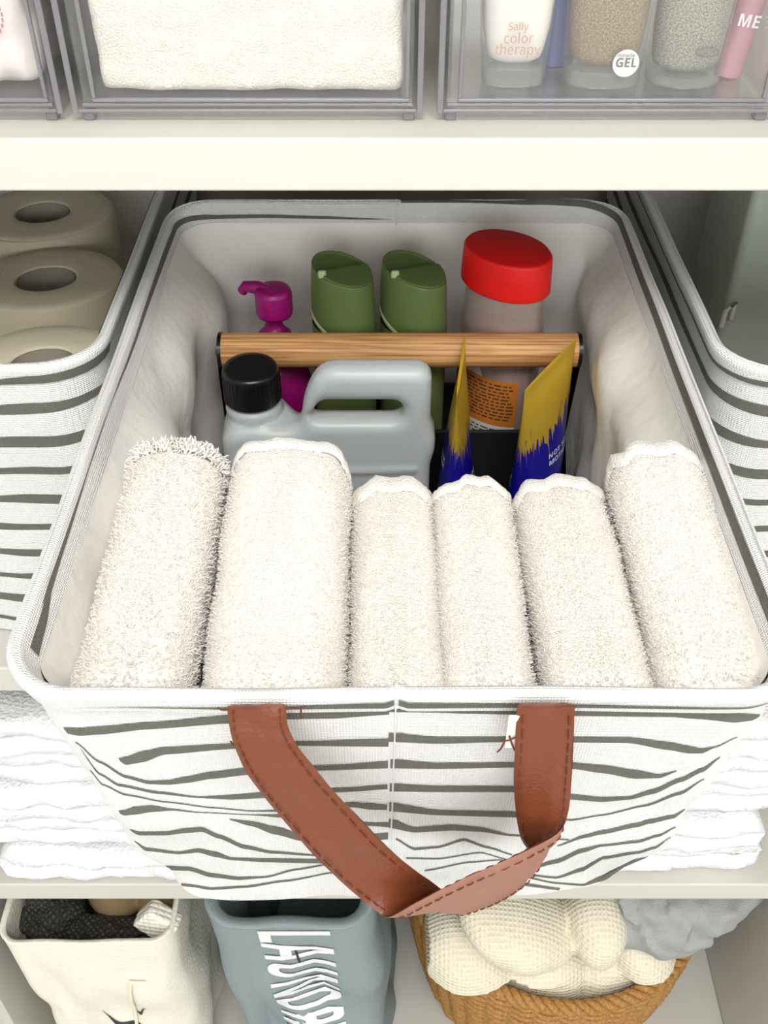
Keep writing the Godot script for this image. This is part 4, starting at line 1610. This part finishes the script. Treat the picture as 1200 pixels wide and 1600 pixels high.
func polish() -> void:
	var z := -0.046
	var t := polish_bottle("nail_polish", "nail polish bottle with opaque white polish", 0.0565, z, 0.0138, 0.0168, 0.047, M.polish_white, 0.62, 0.0085)
	var front := func(cx: float, cy: float, zz: float) -> Callable:
		return func(p: Vector2): return Vector3(cx + p.x, cy + p.y, zz)
	var mb := MB.new()
	mb.text("Sally", 0.003, front.call(0.056, 1.3215, z + 0.0136), false)
	mb.text("color", 0.004, front.call(0.0565, 1.3168, z + 0.0134), false)
	mb.text("therapy", 0.004, front.call(0.0565, 1.3122, z + 0.0132), false)
	part("lettering", mb, M.rose_print, t)
	t = polish_bottle("nail_polish", "nail polish bottle of gold glitter with a white round badge", 0.0955, z, 0.0168, 0.0185, 0.05, M.polish_gold, 0.8, 0.0075)
	mb = MB.new()
	var disc := []
	for q in 2:
		var row := PackedVector3Array()
		for j in 33:
			var a := TAU * j / 32.0
			row.append(Vector3(0.1025 + cos(a) * 0.0056 * q, 1.3075 + sin(a) * 0.0056 * q, z + 0.0158))
		disc.append(row)
	mb.grid(disc)
	var badge := part("badge", mb, M.print_white, t)
	mb = MB.new()
	mb.text("GEL", 0.0036, front.call(0.1025, 1.3078, z + 0.0161))
	part("badge_lettering", mb, M.grey_print, badge)
	mb = MB.new()
	mb.text("miracle", 0.0016, front.call(0.1022, 1.3108, z + 0.0161), false)
	part("badge_lettering", mb, M.grey_print, badge)
	t = polish_bottle("nail_polish", "nail polish bottle of silver glitter with an oval outline logo", 0.1315, z, 0.0165, 0.0172, 0.046, M.polish_silver, 1.0, 0.005)
	mb = MB.new()
	var path := []
	for j in 33:
		var a := TAU * j / 32.0
		path.append(Vector3(0.1365 + cos(a) * 0.0048, 1.3115 + sin(a) * 0.0018, z + 0.0142))
	mb.tube(path, 0.0003, 5, false)
	part("oval_logo", mb, M.grey_print, t)
	# tall pink bottle and a blue bottle behind
	t = thing("slim_bottle", "slim dusty pink bottle leaning at the right side of the nail polish drawer", "bottle", Vector3(0.153, 1.2956, z - 0.006), "nail polish bottles in the clear drawer")
	mb = MB.new()
	mb.lathe([[0.0, 0.0], [0.0058, 0.0], [0.0064, 0.001], [0.0064, 0.07], [0.005, 0.074], [0.0, 0.075]], Vector3.ZERO, 24)
	part("body", mb, M.pink_bottle, t, true)
	mb = MB.new()
	mb.text("ME", 0.005, func(p: Vector2): return Vector3(p.x, 0.0245 + p.y, 0.0066), true)
	part("lettering", mb, M.print_white, t, true)
	t.rotation.z = -0.12
	t = thing("slim_bottle", "blue bottle behind the white and gold nail polish", "bottle", Vector3(0.0775, 1.2956, z - 0.024), "nail polish bottles in the clear drawer")
	mb = MB.new()
	mb.lathe([[0.0, 0.0], [0.009, 0.0], [0.0095, 0.001], [0.0095, 0.046], [0.006, 0.05], [0.0, 0.052]], Vector3.ZERO, 24)
	part("body", mb, M.blue_bottle, t, true)

# ------------------------------------------------------------------ folded towels on the lower shelf
func folded_towel(hx: float, depth: float, h: float, sd: float) -> ArrayMesh:
	# base at y 0, front fold at z 0; two lips show at the front
	var rows := []
	var prof := []
	for k in 9:
		var a := -PI * 0.5 + PI * k / 8.0
		prof.append(Vector2(cos(a) * h * 0.26, h * 0.25 + sin(a) * h * 0.25))
	for k in 9:
		var a := -PI * 0.5 + PI * k / 8.0
		prof.append(Vector2(cos(a) * h * 0.26, h * 0.75 + sin(a) * h * 0.25))
	for k in 6:
		prof.append(Vector2(-depth * (k + 1) / 6.0, h))
	for k in 5:
		prof.append(Vector2(-depth + 0.002, h * (1.0 - (k + 1) / 5.0)))
	for k in 5:
		prof.append(Vector2(-depth + depth * (k + 1) / 6.0, 0.0))
	prof.append(prof[0])
	var nx := 44
	for i in nx + 1:
		var x := lerpf(-hx, hx, float(i) / nx)
		var e := minf(1.0, sqrt(maxf(0.0, 1.0 - pow(absf(x) / hx, 16.0))) + 0.02)
		var ring := PackedVector3Array()
		for q in prof:
			var w: float = 0.0035 * noise.get_noise_3d(x * 22.0 + sd, q.y * 40.0, q.x * 10.0) + 0.0012 * noise.get_noise_3d(x * 130.0 + sd, q.y * 160.0, 2.0)
			var zz: float = q.x + w * 1.6 if q.x > -0.02 else q.x
			var sag := 0.0035 * noise.get_noise_2d(x * 14.0 + sd, 1.5)
			ring.append(Vector3(x, h * 0.5 + (q.y - h * 0.5) * e + w * 0.5 * (1.0 if q.y > 0.001 else 0.0) + sag * (q.y / h), zz - (1.0 - e) * 0.008))
		rows.append(ring)
	var mb := MB.new()
	mb.grid(rows, true, true, true)
	return mb.commit()

func towel_stacks() -> void:
	for side in 2:
		var y := 0.6805
		for k in 5:
			var h := 0.0405 - 0.0015 * (k % 2)
			var hx := 0.15 if side == 0 else 0.15
			var m := folded_towel(hx - 0.006 * ((k * 3 + side) % 3), 0.27, h, 17.0 * k + 100.0 * side)
			var cx: float = (-0.158 if side == 0 else 0.158) + [0.0, -0.012, 0.004, -0.007, 0.003][(k + side * 2) % 5]
			var o := thing("folded_towel", "%s folded white plush towel of the stack next to the closet's %s side wall" % [["lowest", "second lowest", "middle", "second highest", "topmost"][k], ["left", "right"][side]], "towel", Vector3(cx, y, -0.016 + [0.004, -0.004, 0.003, -0.006, 0.0][(k + side) % 5]), ["left stack of folded white towels", "right stack of folded white towels"][side])
			part("cloth", m, M.plush, o, true)
			y += h + 0.0006

# ------------------------------------------------------------------ bags below
func soft_bag(t: Node3D, top: Array, bot: Array, y1: float, y0: float, m: Material, sd: float, crease: float, cuff: float) -> Dictionary:
	var fold := func(u, v):
		u = fposmod(u, 4.0)
		var o: float = 0.01 * noise.get_noise_2d(u * 2.2 + sd, v * 2.4) * smoothstep(0.0, 0.4, v) + 0.0015 * noise.get_noise_2d(u * 5.0 + sd, v * 5.0) * smoothstep(0.0, 0.3, v)
		if u < 0.8:
			o += crease * smoothstep(0.25, 0.0, absf(u / 0.8 - 0.5)) * smoothstep(0.0, 0.3, v)
		return o
	var b := {"y0": y0, "y1": y1, "top": top, "bot": bot, "seed": sd, "fold": fold}
	var rows := []
	# outside, over the cuff, down the inside
	for r in 23:
		var ring := PackedVector3Array()
		for k in 161:
			ring.append(bin_point(b, k / 40.0, 1.0 - r / 22.0))
		rows.append(ring)
	for r in 7:
		var a := PI * r / 6.0
		var ring := PackedVector3Array()
		for k in 161:
			var p := bin_point(b, k / 40.0, 0.0, cuff * (cos(a) - 1.0) * 0.5 + cuff * 0.3 * sin(a))
			p.y += sin(a) * cuff * 0.5 + 0.003 * noise.get_noise_2d(cos(k / 40.0 * PI * 0.5) * 1.2, sin(k / 40.0 * PI * 0.5) * 1.2 + sd)
			ring.append(p)
		rows.append(ring)
	for r in 12:
		var ring := PackedVector3Array()
		for k in 161:
			ring.append(bin_point(b, k / 40.0, 0.02 + 0.9 * r / 11.0, -cuff))
		rows.append(ring)
	var mb := MB.new()
	mb.grid(rows, true, true, true)
	part("cloth", mb, m, t)
	return b

func ell(p: Vector3, c: Vector3, r: Vector3) -> float:
	var q := (p - c) / r
	var k := q.length()
	return (k - 1.0) * minf(r.x, minf(r.y, r.z))

func bags() -> void:
	# grey laundry bag
	var t := thing("laundry_bag", "grey canvas laundry bag with white lettering down its front", "bag", Vector3(-0.075, 0.22, -0.13))
	var b := soft_bag(t, [-0.0845, -0.135, 0.0755, 0.125, 0.03], [-0.066, -0.135, 0.0735, 0.118, 0.03], 0.586, 0.2215, M.grey_canvas, 5.0, 0.006, 0.012)
	var mb := MB.new()
	# reads from top to bottom: the letters' upright is turned to the right
	mb.text("LAUNDRY", 0.036, func(p: Vector2):
		var v := 0.055 + (p.x + 0.092) * 1.0 / 0.366
		var u := 0.43 + p.y * 1.75 * 0.8 / 0.091
		return bin_point(b, u, v, 0.0012))
	part("lettering", mb, M.print_white, t)
	mb = MB.new()
	var pts := []
	for k in 6:
		pts.append(bin_point(b, 0.43 + 0.002 * k, 0.1 + 0.012 * k, 0.001))
	mb.tube(pts, 0.0012, 5)
	part("cord_end", mb, M.charcoal, t)
	# white canvas bag
	t = thing("canvas_bag", "cream canvas drawstring bag holding black mesh bags", "bag", Vector3(-0.26, 0.22, -0.13))
	var w := soft_bag(t, [-0.264, -0.13, 0.078, 0.128, 0.02], [-0.262, -0.13, 0.068, 0.122, 0.03], 0.574, 0.2215, M.cream_canvas, 21.0, 0.002, 0.005)
	mb = MB.new()
	var cp := []
	for k in 14:
		cp.append(bin_point(w, 0.62 - 0.16 * sin(k / 13.0 * 1.4) + 0.05 * k / 13.0, 0.2 + 0.6 * k / 13.0, 0.003))
	mb.tube(cp, 0.0018, 6)
	cp = []
	for k in 8:
		cp.append(bin_point(w, 0.62 + 0.1 * k / 7.0, 0.2 + 0.01 * k / 7.0, 0.003))
	mb.tube(cp, 0.0018, 6)
	part("drawstring", mb, M.cord, t)
	# dark and teal brush marks printed on the front
	for s in [[M.charcoal, 0.3, 0.42, 0.6, 0.56, 0.02], [M.charcoal, 0.36, 0.55, 0.62, 0.66, 0.035], [M.charcoal, 0.45, 0.6, 0.7, 0.8, 0.03], [M.teal, 0.4, 0.66, 0.62, 0.78, 0.03], [M.charcoal, 0.3, 0.7, 0.5, 0.9, 0.03], [M.charcoal, 0.55, 0.42, 0.66, 0.42, 0.012]]:
		mb = MB.new()
		var rr := [PackedVector3Array(), PackedVector3Array()]
		for j in 16:
			var x := j / 15.0
			var uu := lerpf(s[1], s[3], x)
			var vv: float = lerpf(s[2], s[4], x) + 0.03 * sin(x * 5.0)
			var hw: float = s[5] * sin(PI * clampf(x, 0.03, 0.97))
			rr[0].append(bin_point(w, uu, vv - hw, 0.0009))
			rr[1].append(bin_point(w, uu, vv + hw, 0.0009))
		mb.grid(rr)
		part("printed_mark", mb, s[0], t)
	# what lies in the white bag
	var o := thing("mesh_bag", "black mesh wash bag bunched up in the cream canvas bag", "bag", Vector3(-0.29, 0.5, -0.13))
	mb = MB.new()
	mb.nets(func(p: Vector3) -> float:
		var d := minf(ell(p, Vector3(-0.315, 0.515, -0.062), Vector3(0.03, 0.045, 0.042)), ell(p, Vector3(-0.262, 0.502, -0.036), Vector3(0.058, 0.032, 0.025)))
		d = minf(d, ell(p, Vector3(-0.3, 0.5, -0.16), Vector3(0.034, 0.05, 0.06)))
		return d + 0.007 * noise.get_noise_3d(p.x * 45.0, p.y * 45.0, p.z * 45.0), Vector3(-0.348, 0.44, -0.235), Vector3(-0.185, 0.59, -0.003), 0.005)
	part("mesh_cloth", mb, M.mesh_black, o)
	o = thing("tan_pouch", "tan rounded pouch with a notch in the cream canvas bag", "pouch", Vector3(-0.225, 0.5, -0.13))
	mb = MB.new()
	mb.nets(func(p: Vector3) -> float:
		var d := smin(ell(p, Vector3(-0.258, 0.522, -0.085), Vector3(0.03, 0.03, 0.03)), ell(p, Vector3(-0.216, 0.524, -0.085), Vector3(0.027, 0.03, 0.03)), 0.006)
		return smax(d, -ell(p, Vector3(-0.236, 0.55, -0.08), Vector3(0.005, 0.022, 0.02)), 0.004), Vector3(-0.293, 0.486, -0.12), Vector3(-0.184, 0.56, -0.05), 0.0035)
	part("pouch", mb, M.tan, o)
	o = thing("quilted_cloth", "small white waffle-textured cloth corner in the cream canvas bag", "cloth", Vector3(-0.205, 0.55, -0.03))
	mb = MB.new()
	mb.nets(func(p: Vector3) -> float:
		var q: Vector3 = Basis(Vector3(0.2, 0.3, 1).normalized(), 0.7) * (p - Vector3(-0.2035, 0.568, -0.027))
		var k := q.abs() - Vector3(0.0135, 0.012, 0.006)
		return Vector3(maxf(k.x, 0), maxf(k.y, 0), maxf(k.z, 0)).length() + minf(maxf(k.x, maxf(k.y, k.z)), 0.0) - 0.003, Vector3(-0.23, 0.54, -0.05), Vector3(-0.178, 0.596, -0.004), 0.0025)
	part("cloth", mb, M.quilt, o)

# ------------------------------------------------------------------ wicker basket and blankets
func basket() -> void:
	var c := Vector3(0.187, 0.22, -0.168)
	var t := thing("wicker_basket", "round woven wicker basket holding the folded blankets", "basket", c)
	var H := 0.203
	var mb := MB.new()
	mb.lathe([[0.0, 0.0], [0.125, 0.0], [0.125, 0.005], [0.0, 0.005]], c, 40)
	part("base", mb, M.wicker, t)
	var stakes := 40
	var rad := func(y: float) -> float: return 0.134 + 0.023 * sin(clampf(y / H, 0.0, 1.0) * 1.7)
	for k in stakes:
		var a := TAU * k / stakes
		var path := []
		for j in 7:
			var y := 0.003 + (H - 0.004) * j / 6.0
			var r: float = rad.call(y)
			path.append(c + Vector3(cos(a) * r, y, sin(a) * r))
		mb = MB.new()
		mb.tube(path, 0.0024, 6)
		part("stake", mb, M.wicker, t)
	var rows := 34
	for k in rows:
		var path := []
		var y0 := 0.006 + (H - 0.012) * k / (rows - 1.0)
		for j in stakes * 4 + 1:
			var a := TAU * j / (stakes * 4)
			var r: float = rad.call(y0) + 0.0036 * cos(a * stakes * 0.5 + PI * k) + 0.0006 * noise.get_noise_2d(j * 0.4, k * 3.0)
			path.append(c + Vector3(cos(a) * r, y0 + 0.0008 * noise.get_noise_2d(j * 0.3, k * 5.0), sin(a) * r))
		mb = MB.new()
		mb.tube(path, 0.0031, 6, false)
		part("weaver", mb, M.wicker, t)
	for k in 3:
		var path := []
		for j in 241:
			var a := TAU * j / 240.0
			var ph := a * 30.0 + TAU * k / 3.0
			var r: float = rad.call(H) + 0.0045 * cos(ph)
			path.append(c + Vector3(cos(a) * r, H + 0.0045 * sin(ph), sin(a) * r))
		mb = MB.new()
		mb.tube(path, 0.004, 7, false)
		part("braided_rim", mb, M.wicker, t)
	# cream waffle blanket: folded lobes meeting in creases
	var o := thing("waffle_blanket", "cream waffle-knit blanket bundled in the wicker basket", "blanket", Vector3(0.16, 0.23, -0.14))
	var lobes := [
		[at_z(808, 1438, -0.058), Vector3(0.066, 0.034, 0.05), -0.5],
		[at_z(930, 1430, -0.066), Vector3(0.03, 0.042, 0.05), 0.15],
		[at_z(1000, 1475, -0.075), Vector3(0.036, 0.06, 0.05), 0.4],
		[at_z(742, 1520, -0.035) + Vector3(0, -0.03, -0.035), Vector3(0.052, 0.078, 0.056), 0.4],
		[at_z(840, 1550, -0.03) + Vector3(0, -0.03, -0.035), Vector3(0.06, 0.075, 0.056), -0.2],
		[at_z(945, 1545, -0.035) + Vector3(0, -0.03, -0.04), Vector3(0.052, 0.078, 0.056), -0.4],
		[Vector3(0.165, 0.36, -0.15), Vector3(0.112, 0.13, 0.11), 0.0],
	]
	mb = MB.new()
	mb.nets(func(p: Vector3) -> float:
		var d := 1.0
		for l in lobes:
			var q: Vector3 = Basis(Vector3(0, 0, 1), -l[2]) * (p - l[0])
			d = smin(d, ell(q, Vector3.ZERO, l[1]), 0.003)
		if p.y < 0.43:      # the basket's wall holds it in
			d = smax(d, Vector2(p.x - c.x, p.z - c.z).length() - rad.call(p.y - c.y) + 0.012, 0.01)
		return d + 0.0015 * noise.get_noise_3d(p.x * 20.0, p.y * 20.0, p.z * 20.0), Vector3(0.04, 0.226, -0.256), Vector3(0.295, 0.62, 0.004), 0.0055)
	part("cloth", mb, M.waffle, o)
	# grey blanket slumped over the right of the basket
	o = thing("grey_blanket", "fluffy grey blanket draped over the right side of the wicker basket", "blanket", Vector3(0.28, 0.235, -0.18))
	mb = MB.new()
	mb.nets(func(p: Vector3) -> float:
		var d := smin(ell(p, Vector3(0.285, 0.535, -0.105), Vector3(0.085, 0.04, 0.075)), ell(p, Vector3(0.268, 0.5, -0.07), Vector3(0.055, 0.035, 0.042)), 0.02)
		d = smin(d, ell(p, Vector3(0.285, 0.4, -0.2), Vector3(0.055, 0.165, 0.065)), 0.03)
		d = smin(d, ell(p, Vector3(0.3, 0.565, -0.12), Vector3(0.06, 0.035, 0.06)), 0.006)
		var rid := sin((p.x * 0.8 + p.y * 0.5) * 190.0 + 4.0 * noise.get_noise_3d(p.x * 20.0, p.y * 20.0, p.z * 20.0))
		return d + 0.0016 * rid + 0.003 * noise.get_noise_3d(p.x * 30.0, p.y * 30.0, p.z * 30.0), Vector3(0.195, 0.23, -0.27), Vector3(0.388, 0.612, -0.012), 0.005)
	part("cloth", mb, M.grey_knit, o)
